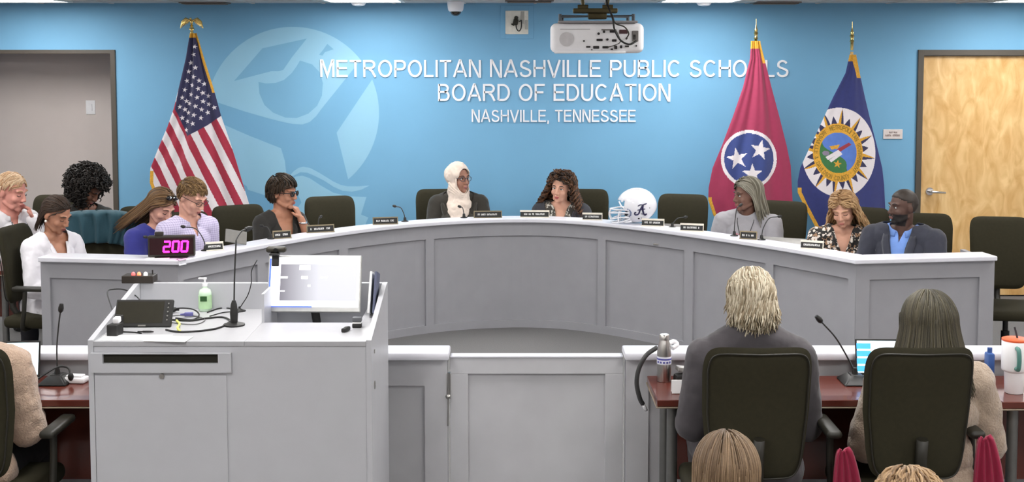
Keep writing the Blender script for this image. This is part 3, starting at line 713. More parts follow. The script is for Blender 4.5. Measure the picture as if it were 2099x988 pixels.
NP = [(440, 24, .115, 1, 'stacked ivory and black nameplate on the ledge beside the plaid-shirted man'), (578, 24, .13, 0, 'nameplate on the ledge in front of the woman in black'),
      (657, 20, .2, 0, 'wide nameplate on the ledge in front of the empty chair below the book emblem'), (790, 12, .19, 0, 'dark nameplate alone on the ledge left of the headscarf'),
      (1000, 4, .22, 0, 'nameplate on the ledge at the right elbow of the headscarf'), (1096, -2, .23, 1, 'white-topped nameplate on the ledge just left of the curly-haired woman'),
      (1214, -7, .155, 1, 'nameplate on the ledge between the curly-haired woman and the football helmet'), (1338, -13, .17, 1, 'nameplate directly right of the football helmet'),
      (1418, -17, .17, 1, 'nameplate on the ledge in front of the empty chair by the crimson flag'), (1534, -22, .12, 0, 'dark nameplate on the ledge in front of the grey-haired woman'),
      (1664, -25, .15, 1, 'pale nameplate on the ledge just left of the woman in the patterned blouse')]
for i, (px, dg, w, k, lab) in enumerate(NP): nameplate(px, dg, w, lab, k, .10, i)

def gooseneck(lab, base, path, head, r=.0035, hr=.010, group='gooseneck microphones', basekind='flange'):
    t = thing('gooseneck_microphone', lab, 'microphone', base, 0, group); base = Vector(base)
    b = BM(); pts = crom([Vector(p) for p in path], 6); tube(b, pts, r, 8); obj('gooseneck', b, mat('dark_grey_metal', (58, 58, 58), .4, .4), t)
    d = (pts[-1] - pts[-2]).normalized(); b = BM(); tube(b, [pts[-1] - d * .002, pts[-1] + d * .006, pts[-1] + d * (head * .5), pts[-1] + d * head], [hr * .6, hr, hr * 1.05, hr * .7], 12); obj('microphone_head', b, M_dark, t, 60)
    b = BM()
    if basekind == 'flange': lathe(b, [(.028, 0), (.028, .004), (.012, .010), (.010, .03), (.006, .034)])
    elif basekind == 'cone': lathe(b, [(.042, 0), (.042, .006), (.014, .014), (.016, .05), (.012, .085), (.007, .1)])
    else:
        q = BM(); bmesh.ops.create_cube(q, size=1); bmesh.ops.scale(q, vec=(.13, .16, .035), verts=q.verts)
        for v in q.verts:
            if v.co.z > 0: v.co.x *= .4; v.co.y *= .4
            v.co.z += .0175
        bmesh.ops.bevel(q, geom=q.edges[:], offset=.006, segments=2, affect='EDGES'); merge(b, q); cyl(b, (0, 0, .03), (0, 0, .06), .014, .009)
    obj('microphone_base', b, M_dark, t, 40)
    return t
def dais_mic(px, hx, hz, hy, lab, d=.14):
    p, a = ledge(px, d); hz *= .8
    return gooseneck(lab, p, [(0, 0, .02), (hx * .1, hy * .1, hz * .5), (hx * .45, hy * .4, hz * .92), (hx, hy, hz)], .028, group='gooseneck microphones on the dais ledge')
dais_mic(421, -.135, .19, .02, 'black gooseneck microphone bending left in front of the plaid shirt')
dais_mic(333, -.10, .15, .03, 'thin gooseneck microphone in front of the blue top, left of the digit timer', .12)
dais_mic(556, -.06, .105, .03, 'thin gooseneck microphone in front of the woman in black')
dais_mic(830, -.07, .14, .03, 'black gooseneck microphone against the blue wall, left of the headscarf')
dais_mic(951, -.022, .105, 0, 'small black gooseneck microphone against the cream headscarf')
dais_mic(1378, .09, .09, .03, 'gooseneck microphone between two nameplates, in front of the crimson-flag chair')
dais_mic(1505, .04, .26, .03, 'tall thin gooseneck microphone in front of the red print of the grey top')
dais_mic(1561, .11, .20, .0, 'black gooseneck microphone bending right over the grey sleeve')
dais_mic(652, .01, .12, .03, 'short gooseneck microphone just behind the wide nameplate', .16)

# led timer with magenta digits
p, a = ledge(345, .09); p = at(349, 534, Y=p.y - .02); pz = LZ + .0301
t = thing('countdown_timer', 'black box timer with glowing magenta digits reading 200 on the ledge', 'timer', (p.x, ledge(345, .1)[0].y, pz), 8)
w, h = .285, .128
b = BM(); box(b, (0, .025, h / 2 + .008), (w, .06, h), None, .004); obj('housing', b, mat('taupe_black_metal', (52, 46, 40), .4), t)
b = BM(); bx(b, -w / 2 + .012, w / 2 - .008, -.0085, -.006, .02, h - .004); obj('display_window', b, mat('dark_red_acrylic', (44, 10, 16), .15), t)
M_led = mat('magenta_led', (255, 40, 200), .5, emit=(255, 30, 190), estr=3.2)
SEG = {'2': 'abged', '0': 'abcdef'}
for k, ch in enumerate('200'):
    cx, cz, sw, sh = -.026 + k * .054, .071, .036, .064; b = BM()
    S = {'a': ((-.5, .5), (.5, .5)), 'b': ((.5, .5), (.5, 0)), 'c': ((.5, 0), (.5, -.5)), 'd': ((-.5, -.5), (.5, -.5)), 'e': ((-.5, 0), (-.5, -.5)), 'f': ((-.5, .5), (-.5, 0)), 'g': ((-.5, 0), (.5, 0))}
    for s in SEG[ch]:
        (xa, za), (xb, zb) = S[s]; tube(b, [(cx + xa * sw + za * .006, -.010, cz + za * sh), (cx + xb * sw + zb * .006, -.010, cz + zb * sh)], .0058, 8)
    obj('digit', b, M_led, t)
b = BM(); box(b, (-.075, .02, h + .02), (.052, .035, .026), None, .004); obj('receiver', b, mat('taupe_black_metal', (52, 46, 40), .4), t)
b = BM(); bx(b, -.1, .1, -.03, .05, 0, .006, .002); obj('foot', b, M_dark, t)

# grey tablet leaning on the ledge
p, a = ledge(484, .14)
t = thing('tablet', 'grey tablet seen from behind, propped on the ledge left of the woman in black', 'tablet', p, 22)
b = BM(); tl = rotm(-38, 12, 0); box(b, (0, 0, .055), (.145, .008, .10), tl, .004); obj('tablet_body', b, mat('dull_grey_case', (104, 102, 98), .5), t)
b = BM(); tube(b, [(.02, .02, .07), (.03, .05, .002)], .005, 8); obj('kickstand', b, M_dark, t)
# flat laptop / tablets on the work side
for px, d, dg, w, lab in ((1606, .24, -24, .30, 'closed grey laptop resting behind the ledge beside the grey-haired woman'), (1392, .22, -16, .34, 'grey tablet lying behind the nameplates in front of the crimson-flag chair')):
    p, a = ledge(px, d); b = BM(); q = Vector((p.x, p.y, .735)); 
    box(b, (0, 0, .075), (w, .012, .15), rotm(-35), .004); box(b, (0, -.04, .006), (w, .2, .012), None, .004)
    o = obj('laptop', b, mat('silver_grey_aluminium', (150, 148, 145), .4, .3), None, 40, loc=q, rot=(0, 0, R(dg))); tag(o, lab, 'laptop')
# papers
for px, d, dg, lab in ((1180, .095, -5, 'small white paper sheet on the ledge right of the curly-haired woman'), (1372, .10, -15, 'white paper sheet lying between the two nameplates right of the helmet'), (325, .08, 3, 'white paper sheet lying on the ledge under the timer'), (1690, .1, -25, 'white paper sheet on the ledge below the patterned blouse')):
    p, a = ledge(px, d); b = BM(); bx(b, -.07, .07, -.05, .05, 0, .002); bx(b, -.065, .073, -.047, .052, .002, .0035)
    o = obj('paper', b, M_paper, None, loc=p, rot=(0, 0, R(dg))); tag(o, lab, 'paper')

# ---- football helmet
p, a = ledge(1298, .11)
hs = .345 / .30 * .98
t = thing('football_helmet', 'white football helmet with navy letter emblem and white face mask facing left', 'helmet', (p.x, p.y + .04, p.z), -10); t.scale = (.98, .98, .87)
M_hw = mat('glossy_white_shell', (240, 240, 246), .15, var=.01, coat=.5); M_navy = mat('helmet_navy', (34, 30, 74), .4)
# shell: profile superellipsoid in x (front = -x), opening cut away
q = BM(); bmesh.ops.create_uvsphere(q, u_segments=72, v_segments=48, radius=1)
cx, cz = .03, .155
for v in q.verts:
    x, y, z = v.co; X = x * (.155 if x < 0 else .155); Z = z * (.150 if z > 0 else .155)
    Y_ = y * .115
    if z < 0: X *= 1 - .10 * z * z; Y_ *= 1 - .12 * z * z
    if x > 0 and z < -.2: X *= 1 - .12 * (-z - .2)
    v.co = (cx + X, Y_, cz + Z)
def opening(c):
    x, z = c.x, c.z
    if z < .012: return True
    if x < -.055 and z < .20 and z > .118 + 0: return True            # face opening upper
    if x < -.030 and z <= .118 and z > .058: return True
    if x < .0 - .055 and z <= .06: return True
    return False
dele = [f for f in q.faces if opening(f.calc_center_median())]
bmesh.ops.delete(q, geom=dele, context='FACES')
me = bpy.data.meshes.new('shell'); 
for f in q.faces: f.smooth = True
q.to_mesh(me); q.free(); o = obj('shell', me, M_hw, t); md = o.modifiers.new('s', 'SOLIDIFY'); md.thickness = .012; md.offset = -1
o2 = BM(); sph(o2, (cx + .004, 0, cz), (.138, .10, .132)); 
for f in [f for f in o2.faces if f.calc_center_median().x < -.055 or f.calc_center_median().z < .03]: o2.faces.remove(f)
obj('padding', o2, mat('dark_helmet_padding', (36, 36, 44), .8), t, 180)
b = BM()
for k in range(3):   # raised ridges
    tube(b, [(cx + .148 * math.cos(R(a_)) , (-.03 + .03 * k), cz + .146 * math.sin(R(a_))) for a_ in range(20, 150, 8)], .004, 6)
obj('shell_ridge', b, M_hw, t)
b = BM()
sd = -1
def on_side(x, z, off=.003):
    u = (x - cx) / .155; w_ = (z - cz) / (.15 if z > cz else .155); k = max(0, 1 - u * u - w_ * w_); y = .115 * math.sqrt(k)
    if w_ < 0: y *= 1 - .12 * w_ * w_
    return Vector((x, -(y + off), z))
def side_stroke(b, pts, r, mi=0):
    P = crom([Vector((p[0], 0, p[1])) for p in pts], 6); tube(b, [on_side(v.x, v.z) for v in P], [r * (1 if 0 < i < len(P) - 1 else .35) for i in range(len(P))], 6, mi)
ex, ez, es = .065, .133, .062
for st, r in (([(-.72, -.62), (-.55, -.78), (-.2, -.62), (.02, .0), (.35, .62), (.75, .82)], .0062), ([(.36, .75), (.3, .2), (.38, -.45), (.55, -.78), (.8, -.6)], .0072), ([(-.35, -.1), (.1, .02), (.62, .08)], .0048), ([(-.3, .45), (.0, .66), (.4, .66), (.8, .86)], .0048), ([(-.72, -.62), (-.62, -.42), (-.5, -.5)], .005), ([(.12, -.6), (.3, -.66), (.45, -.6)], .003)):
    side_stroke(b, [(ex + x * es, ez + z * es) for x, z in st], r)
obj('letter_emblem', b, M_navy, t, 60)
b = BM()
for x, z, r in ((.052, .052, .0075), (.073, .055, .004), (.135, .145, .004)): c = on_side(x, z, 0); sph(b, c, (r, .004, r))
obj('ear_hole', b, M_blk, t, 60)
b = BM(); tube(b, [on_side(x, z, .004) for x, z in ((-.035, .135), (-.015, .125), (-.005, .105), (-.008, .08), (-.02, .068))], .0055, 6); obj('side_clip', b, mat('helmet_grey', (110, 120, 150), .4), t, 60)
b = BM(); tube(b, [(-.075, y, .2 + .008 * math.cos(y * 20)) for y in (-.085, -.06, -.03, 0, .03, .06, .085)], .009, 8); tube(b, [(-.100, -.07, .192), (-.082, -.095, .16), (-.055, -.108, .135)], .006, 8); obj('brow_edge', b, M_hw, t)
# mask bars
b = BM()
def bar(P, r=.0062): tube(b, crom([Vector(p) for p in P], 5), r, 8)
for z0, z1, fx in ((.122, .125, -.175), (.085, .10, -.178), (.03, .06, -.172)):
    bar([(-.02, -.112, z1), (-.075, -.098, z1), (-.13, -.065, (z0 + z1) / 2), (fx, 0, z0), (-.13, .065, (z0 + z1) / 2), (-.075, .098, z1), (-.02, .112, z1)])
bar([(-.168, -.02, .122), (-.18, -.02, .08), (-.165, -.02, .028)]); bar([(-.168, .02, .122), (-.18, .02, .08), (-.165, .02, .028)])
bar([(-.10, -.085, .012), (-.14, -.05, .006), (-.165, 0, .008), (-.14, .05, .006), (-.10, .085, .012)], .0065)
for s in (-1, 1): bar([(-.095, s * .088, .112), (-.105, s * .085, .06), (-.10, s * .085, .012)]); bar([(-.10, s * .085, .012), (-.05, s * .1, .03), (-.01, s * .108, .05)])
obj('face_mask', b, M_hw, t)
b = BM(); bar([(-.0, -.11, .03), (-.045, -.095, .018), (-.07, -.04, .02), (-.075, 0, .024), (-.07, .04, .02), (-.045, .095, .018), (0, .11, .03)], .008); obj('chin_strap', b, M_hw, t)

# ================================================================== LECTERN THINGS
# wide display, tilted back in the well
a0, a1 = at(545, 640, Y=5.17), at(738, 645, Y=5.17)
mt_ = thing('computer_monitor', 'lit desktop monitor with silver bezel standing in the lectern screen well', 'monitor', ((a0.x + a1.x) / 2, 5.17, .911), -2)
W_, H_ = (a1.x - a0.x), .235; tl = rotm(-16); zo = a0.z - .911
def MT(x, y, z): return Vector((0, 0, zo)) + tl @ Vector((x, y, z))
b = BM(); box(b, MT(0, .014, H_ / 2), (W_, .028, H_), tl, .004); obj('bezel', b, mat('silver_bezel', (180, 180, 178), .35, .4), mt_)
b = BM(); box(b, MT(0, -.0012, H_ / 2 + .006), (W_ - .016, .002, H_ - .03), tl); 
M_scr = mat('screen_white', (250, 250, 255), .3, emit=(238, 242, 255), estr=.95); obj('screen', b, M_scr, mt_)
M_sg = mat('screen_grey', (150, 148, 158), .3, emit=(168, 164, 176), estr=.42); M_sb = mat('screen_blue', (60, 90, 200), .3, emit=(60, 100, 230), estr=.6)
# displayed picture: a greyscale room image with bright lamps
M_pic = mat('screen_picture', (150, 150, 155), .3, estr=.0); nt, pb = nodes_of(M_pic)
tc = nt.nodes.new('ShaderNodeTexCoord'); sx = nt.nodes.new('ShaderNodeSeparateXYZ'); nt.links.new(tc.outputs['Generated'], sx.inputs['Vector'])
cr = nt.nodes.new('ShaderNodeValToRGB'); cr.color_ramp.elements[0].color = (*lin((140, 136, 148)), 1); cr.color_ramp.elements[1].color = (*lin((235, 235, 245)), 1); cr.color_ramp.elements[1].position = .5
nt.links.new(sx.outputs['X'], cr.inputs['Fac']); nt.links.new(cr.outputs['Color'], pb.inputs['Emission Color']); pb.inputs['Emission Strength'].default_value = .5; pb.inputs['Base Color'].default_value = (.02, .02, .02, 1)
for l_ in list(nt.links):
    if l_.to_socket == pb.inputs['Base Color']: nt.links.remove(l_)
b = BM(); box(b, MT(.018, -.003, H_ * .52), (W_ * .82, .001, H_ * .64), tl); obj('screen_image', b, M_pic, mt_)
b = BM()
for x, z, w, h in ((-.125, .142, .03, .008), (-.04, .142, .028, .012), (.04, .142, .03, .006), (-.04, .183, .045, .02), (-.13, .086, .02, .005), (-.02, .108, .012, .008)): box(b, MT(x, -.0042, z), (w, .001, h), tl, .0)
obj('screen_highlight', b, M_scr, mt_)
b = BM(); box(b, MT(-W_ / 2 + .010, -.0042, H_ / 2), (.006, .001, H_ - .03), tl); box(b, MT(-.09, -.0042, .022), (.17, .001, .004), tl); obj('window_edge', b, M_sb, mt_)
b = BM(); tube(b, [MT(0, .02, .03), (0, .08, .1), (0, .08, 0)], .018, 8); obj('stand_neck', b, M_dark, mt_)
b = BM(); bx(b, -.08, .08, -.02, .11, 0, .012, .004); obj('stand_base', b, M_dark, mt_)
t = thing('webcam', 'black webcam clipped on the top left corner of the lit monitor', 'webcam', (mt_.location.x - .155, 5.17, .911 + zo + .225), 0)
b = BM(); box(b, (0, .045, .028), (.082, .035, .024), None, .009); obj('camera_body', b, mat('olive_black_plastic', (44, 40, 28), .5), t, 50)
b = BM(); cyl(b, (0, .027, .028), (0, .022, .028), .009); obj('lens', b, M_blk, t); b = BM(); box(b, (-.005, .05, -.012), (.03, .012, .06), tl, .003); box(b, (-.005, .035, .012), (.036, .06, .008), None, .002); obj('clip', b, M_dark, t)
# small black display lying against the left side
p = at(290, 672, Z=lz)
t = thing('small_monitor', 'small dark monitor leaning on the lectern left side, screen off', 'monitor', (p.x, p.y, lz), 1)
tl = rotm(-32); b = BM(); box(b, tl @ Vector((0, .009, .062)), (.225, .018, .115), tl, .004); obj('bezel', b, M_dark, t)
b = BM(); box(b, tl @ Vector((-.014, -.0005, .065)), (.185, .001, .09), tl); obj('screen', b, mat('dark_olive_screen', (46, 44, 36), .25), t)
for k in range(5): b = BM(); q = tl @ Vector((.096, -.001, .1 - k * .017)); cyl(b, q, q + tl @ Vector((0, -.003, 0)), .0032, seg=12); obj('button', b, M_steel, t)
b = BM(); box(b, tl @ Vector((.0, -.001, .009)), (.03, .001, .006), tl); obj('maker_badge', b, M_steel, t)
b = BM(); tube(b, [tl @ Vector((0, .015, .09)), (0, .12, .001)], .006); obj('kickstand', b, M_dark, t)
# cue light box on the back ledge
p = at(270, 588, Z=bz); p.y = ly1 - .015
t = thing('cue_light_box', 'dark box with red, orange and white cue lights on the lectern back edge', 'cue light', (p.x, p.y, bz), 0)
b = BM(); box(b, (0, .02, .016), (.132, .075, .032), None, .003); obj('housing', b, mat('taupe_black_metal', (52, 46, 40), .4), t)
for x, c, e, s in ((-.022, (240, 120, 120), (255, 60, 60), .7), (.002, (250, 140, 110), (255, 90, 50), 1.6), (.03, (250, 250, 250), (255, 255, 250), 2.5)):
    b = BM(); lathe(b, [(.008, 0), (.008, .006), (.005, .012), (.001, .014)], (x, .005, .032)); obj('cue_lamp', b, mat('lamp_%d_%d' % (e[1], e[2]), c, .3, emit=e, estr=s), t, 60)
b = BM(); cyl(b, (.052, .03, .03), (.052, .03, .05), .003); obj('antenna_stub', b, M_dark, t)
# sanitizer
p = at(421, 637, Z=lz)
t = thing('sanitizer_bottle', 'clear pump bottle of hand sanitizer with green label on the lectern', 'bottle', (p.x, p.y, lz))
b = BM(); lathe(b, [(.0, 0), (.024, 0), (.027, .004), (.027, .075), (.022, .09), (.010, .097), (.010, .104)]); obj('bottle', b, mat('pale_green_gel', (206, 232, 206), .1, alpha=1), t, 60)
b = BM(); lathe(b, [(.0278, .012), (.0278, .068)], seg=28); obj('label', b, mat('pale_green_label', (188, 226, 176), .5), t, 60)
b = BM(); q = BM(); bx(q, -.014, .014, -.0295, -.0275, .045, .066); merge(b, q); obj('label_patch', b, mat('dark_green_print', (40, 84, 38), .5), t)
b = BM(); lathe(b, [(.011, .104), (.011, .116), (.004, .118), (.004, .132), (.008, .133), (.008, .14)]); box(b, (-.010, -.0, .137), (.034, .01, .007), None, .003); obj('pump', b, M_white, t, 50)
# tall gooseneck at the lectern
p = at(480, 667, Z=lz); hd = at(487, 503, Y=p.y + .02); t = gooseneck('tall black gooseneck microphone rising from the lectern worktop', (p.x, p.y, lz), [(0, 0, .04), (.004, 0, .18), (.012, .0, .32), (.013, .01, .345), (.026, .04, .37), (.036, .075, .372)], .05, .0032, .010, 'lectern microphones', 'cone')
p2 = at(491, 638, Z=lz); 
t = thing('cable_flange', 'small black round cable flange on the lectern worktop near the sanitizer', 'cable flange', (p2.x, p2.y, lz))
b = BM(); lathe(b, [(.026, 0), (.026, .003), (.014, .007), (.005, .012), (.004, .02)]); obj('flange', b, M_dark, t, 50)
b = BM(); tube(b, crom([(0, 0, .012), (.012, 0, .03), (.036, .002, .07), (.05, .004, .12), (.052, .004, .17), (.075, .01, .215)], 5), .0022, 6); obj('thin_lead', b, M_cable, t)
def cab(name, lab, pts, r=.003, m=None, z=lz):
    b = BM(); P = [at(x, y, Z=z + h) for x, y, h in pts]; tube(b, crom(P, 6), r, 8); o = obj(name, b, m or M_cable); tag(o, lab, 'cable', 'cables on the lectern'); return o
r_ = .0035
cab('cable', 'thick black cable curving from the small monitor to the tall microphone base', [(340, 676, .004), (365, 680, .004), (400, 679, .004), (440, 674, .004), (462, 666, .004), (474, 655, .01)], .0038)
cab('cable', 'black cable loop running behind to the tall microphone base', [(346, 655, .004), (390, 657, .004), (425, 652, .004), (455, 650, .004), (470, 655, .006), (476, 660, .012)], .0038)
cab('cable', 'black cable loop standing up beside the sanitizer bottle', [(345, 640, .008), (365, 632, .02), (395, 634, .022), (408, 645, .01), (395, 655, .004), (360, 652, .004)], .003)
cab('cable', 'thin grey cable looping low in front of the other cables', [(345, 660, .003), (375, 664, .003), (405, 664, .003), (420, 655, .003), (400, 648, .003), (370, 646, .003), (350, 648, .003)], .002, mat('grey_cable', (96, 96, 96), .5))
cab('cable', 'black cable running from the sanitizer to the round flange', [(425, 640, .003), (450, 632, .003), (470, 632, .003), (486, 638, .003)], .0028)
cab('cable', 'thin black cable crossing behind the cone microphone base', [(430, 648, .003), (455, 641, .003), (475, 639, .003), (490, 640, .003)], .0022)
cab('cable', 'black cable lying in front of the small monitor', [(250, 680, .003), (275, 681, .003), (290, 683, .003)], .0026)
b = BM(); pts = [Vector((at(238, 592, Y=5.3).x, 5.3, bz + .012))]
P = [at(232, 640, Y=5.0), at(220, 600, Y=5.2), at(232, 593, Y=5.28), at(255, 594, Y=5.28), at(275, 604, Y=5.24), at(290, 618, Y=5.1)]
tube(b, crom(P, 6), .0028, 8); tag(obj('cable', b, M_cable), 'black cable arching from the cue light box down to the small monitor', 'cable', 'cables on the lectern')
b = BM(); P = [at(x, y, Z=lz + h) for x, y, h in ((362, 657, .004), (368, 664, .012), (364, 672, .014), (370, 680, .004))]; tube(b, crom(P, 5), .0045, 8); tag(obj('cable_tie', b, mat('yellow_tie', (232, 232, 110), .6)), 'yellow tie wrapped round the cables on the lectern', 'cable tie')
p = at(387, 650, Z=lz); b = BM(); box(b, (0, 0, .008), (.036, .018, .015), None, .003); cyl(b, (-.018, 0, .008), (-.034, 0, .008), .005, .003); tag(obj('cable_connector', b, mat('violet_connector', (92, 90, 150), .5), None, 40, loc=(p.x, p.y, lz + .004), rot=(0, 0, R(12))), 'violet screen connector among the cables on the lectern', 'connector')
p = at(352, 641, Z=lz); b = BM(); box(b, (0, 0, .01), (.032, .022, .018), None, .004); cyl(b, (.016, 0, .01), (.03, 0, .01), .004); tag(obj('power_plug', b, M_dark, None, 40, loc=(p.x + .002, p.y, lz + .003), rot=(0, 0, R(-8))), 'black plug block beside the small monitor on the lectern', 'plug')
# black puck with white cap, front left
p = at(231, 690, Z=lz)
t = thing('speakerphone', 'black box with a white cap at the lectern front left corner', 'speakerphone', (p.x, p.y + .03, lz), -8)
b = BM(); box(b, (0, 0, .022), (.042, .06, .044), None, .004); obj('box', b, M_dark, t, 40); b = BM(); box(b, (.004, .01, .056), (.026, .03, .022), rotm(10, 0, 5), .005); obj('cap', b, M_white, t, 40); b = BM(); box(b, (.0, .036, .05), (.034, .02, .04), None, .005); obj('rear_block', b, M_dark, t, 40)
for (x, y, w, d, dg, lab) in ((278, 693, .26, .085, 2, 'white paper sheet on the lectern in front of the small monitor'), (345, 696, .16, .09, -6, 'second white paper sheet beside the first on the lectern')):
    p = at(x, y, Z=lz); b = BM(); bx(b, -w / 2, w / 2, -d / 2, d / 2, 0, .0015); tag(obj('paper', b, M_paper, None, loc=(p.x, p.y + (.004 if w > .2 else 0), lz + (.0002 if w > .2 else .0018)), rot=(0, 0, R(dg))), lab, 'paper')
p = at(298, 683, Z=lz); b = BM(); tube(b, [(-.03, 0, .004), (-.01, 0, .004), (-.0099, 0, .004), (.02, 0, .004), (.032, 0, .0035)], [.0025, .0025, .004, .004, .002], 8); tag(obj('pen', b, M_dark, None, loc=(p.x, p.y, lz + .002)), 'short black pen lying in front of the small monitor', 'pen')
p = at(709, 679, Z=lz); b = BM(); box(b, (0, 0, .008), (.019, .055, .016), None, .005); o = obj('presenter_remote', b, M_dark, None, 40, loc=(p.x, p.y, lz), rot=(0, 0, R(-16))); tag(o, 'small black remote lying at the lectern front right', 'remote')
b = BM(); box(b, (0, .006, .0165), (.010, .02, .002), None, .0008); obj('button', b, mat('grey_button', (90, 90, 90), .5), o)
p = at(734, 672, Z=lz); t = thing('tape_dispenser', 'small grey and black box at the lectern right side by the monitor', 'box', (p.x - .005, p.y + .01, lz))
b = BM(); box(b, (0, 0, .008), (.036, .03, .016), None, .003); obj('base', b, M_dark, t, 40); b = BM(); box(b, (0, .002, .019), (.034, .028, .005), None, .001); obj('band', b, M_paper, t); b = BM(); box(b, (0, .004, .031), (.036, .03, .018), None, .003); obj('lid', b, mat('mid_grey_plastic', (92, 94, 98), .5), t, 40)
p = at(714, 655, Z=.911); b = BM(); sph(b, (0, 0, .024), (.018, .014, .018)); lathe(b, [(.016, 0), (.018, .003), (.008, .008)]); tag(obj('small_ornament', b, M_steel, None, 60, loc=(at(714, 655, Y=5.13).x, 5.13, .911 + .1)), 'small round silver gadget at the bottom right of the monitor', 'gadget')
bpy.data.objects['small_ornament'].location.z = .911
# binders between monitor and right side
for k, (dx, m, lab) in enumerate(((0, M_paper, 'white folder standing between the monitor and the lectern right side'), (.02, mat('slate_folder', (92, 98, 124), .6), 'slate folder standing against the lectern right side'))):
    p = at(741, 640, Y=5.25); b = BM(); box(b, (0, 0, .088), (.010, .13, .17), rotm(-14, 3, 0), .002); tag(obj('folder', b, m, None, loc=(lx1 - .055 + dx, 5.2, lz - .0), rot=(0, 0, 0)), lab, 'folder')

# ================================================================== PROJECTOR
c = at(1224, 78, Y=5.35); 
t = thing('projector', 'white ceiling projector hanging from a dark mount, port side toward the room', 'projector', (c.x, 5.35, c.z), -2)
w, h = .392, .125
b = BM(); box(b, (0, .16, 0), (w, .32, h), None, .026, seg=4); obj('housing', b, M_white, t, 40)
b = BM(); box(b, (-.03, .0, -h / 2 + .004), (.30, .02, .012), None, .004); obj('lower_lip', b, M_white, t, 40)
b = BM(); cyl(b, (-.128, -.0015, -.005), (-.128, -.003, -.005), .030, seg=32); obj('speaker_grille', b, mat('pale_grille', (205, 203, 205), .7), t)
b = BM(); bx(b, -.155, -.03, -.0018, -.0005, .036, .0385); bx(b, -.165, .17, .0, .3, h / 2 + .0005, h / 2 + .010, .004); obj('seam', b, mat('grey_seam', (150, 148, 150), .4), t)
PM = mat('port_black', (30, 26, 28), .5); PG = mat('port_grey', (120, 116, 114), .5)
def port(name, px, py, w_, h_, m, round_=False):
    q = at(px, py, Y=5.35) - Vector((c.x, 5.35, c.z)); b = BM()
    if round_: cyl(b, (q.x, -.001, q.z), (q.x, -.004, q.z), w_ / 2, seg=14)
    else: box(b, (q.x, -.002, q.z), (w_, .005, h_), None, min(w_, h_) * .25)
    obj(name, b, m, t)
for px, py, w_, h_, rd in ((1227, 69, .011, .011, 1), (1238, 65, .011, .011, 1), (1256, 64, .026, .012, 0), (1229, 82, .026, .01, 0), (1245, 81, .010, .010, 1), (1259, 83, .020, .010, 0), (1197, 84, .008, .008, 1), (1206, 96, .018, .007, 0), (1213, 102, .006, .006, 1), (1222, 97, .026, .012, 0), (1241, 97, .026, .010, 0), (1254, 101, .01, .006, 0), (1262, 97, .013, .015, 0), (1273, 96, .010, .013, 0), (1285, 95, .017, .007, 0), (1304, 94, .007, .006, 1), (1284, 79, .009, .009, 1)):
    port('socket', px, py, w_, h_, PM, rd)
port('serial_port', 1278, 65, .036, .017, mat('port_maroon', (72, 40, 44), .5)); port('port_recess', 1302, 74, .026, .046, PG); port('power_inlet', 1300, 76, .016, .026, PM); port('port_label', 1245, 61, .05, .006, PG)
b = BM(); L = lambda px, py, y: at(px, py, Y=5.35 + y) - Vector((c.x, 5.35, c.z))
tube(b, crom([L(1241, -20, .1), L(1243, 5, .05), L(1256, 38, -.01), L(1260, 60, -.03), L(1272, 82, -.03), L(1290, 91, -.03), L(1305, 84, -.012)], 6), .0042, 8); obj('power_cord', b, M_cable, t)
b = BM(); tube(b, crom([L(1255, 30, .0), L(1262, 48, -.02), L(1280, 55, -.03), L(1289, 68, -.025), L(1284, 79, -.006)], 6), .0028, 8); obj('signal_cord', b, mat('dark_cord', (60, 58, 50), .5), t)
b = BM(); tube(b, crom([L(1262, 60, -.02), L(1272, 84, -.03), L(1262, 92, -.02), L(1245, 97, -.008)], 6), .002, 8); obj('signal_cord', b, mat('dark_cord', (60, 58, 50), .5), t)
t2 = thing('projector_mount', 'dark olive metal ceiling mount above the projector', 'mount', (c.x, 5.5, CZ), -2)
M_mt = mat('olive_bronze_metal', (82, 74, 48), .4, .5, var=.1); zc = c.z - CZ
b = BM(); cyl(b, (.0, 0, 0), (.0, 0, zc + h / 2 + .11), .028); obj('pole', b, M_mt, t2, 40)
b = BM(); lathe(b, [(.09, 0), (.09, -.012), (.04, -.02)]); obj('ceiling_plate', b, M_mt, t2, 40)
b = BM(); q = zc + h / 2
for s in (-1, 1):
    box(b, (s * .052, 0, q + .085), (.014, .1, .08), rotm(0, s * 8, 0), .003); cyl(b, (s * .03, -.05, q + .07), (s * .075, -.05, q + .07), .010)
box(b, (0, 0, q + .125), (.13, .11, .018), None, .004); box(b, (0, -.02, q + .055), (.19, .09, .02), None, .005); box(b, (.01, 0, q + .035), (.08, .08, .03), None, .005)
obj('tilt_bracket', b, M_mt, t2, 40)
for x0, y0, x1, y1 in ((-.15, -.08, .06, .02), (.16, -.08, -.02, .02), (-.14, .16, .02, 0), (.15, .16, -.02, 0)):
    b = BM(); box(b, ((x0 + x1) / 2, (y0 + y1) / 2, q + .033), (math.hypot(x1 - x0, y1 - y0), .022, .006), rotm(0, 0, math.degrees(math.atan2(y1 - y0, x1 - x0))), .002); cyl(b, (x0, y0, q + .002), (x0, y0, q + .04), .007); obj('bracket_arm', b, mat('gunmetal', (70, 76, 82), .35, .6), t2, 40)

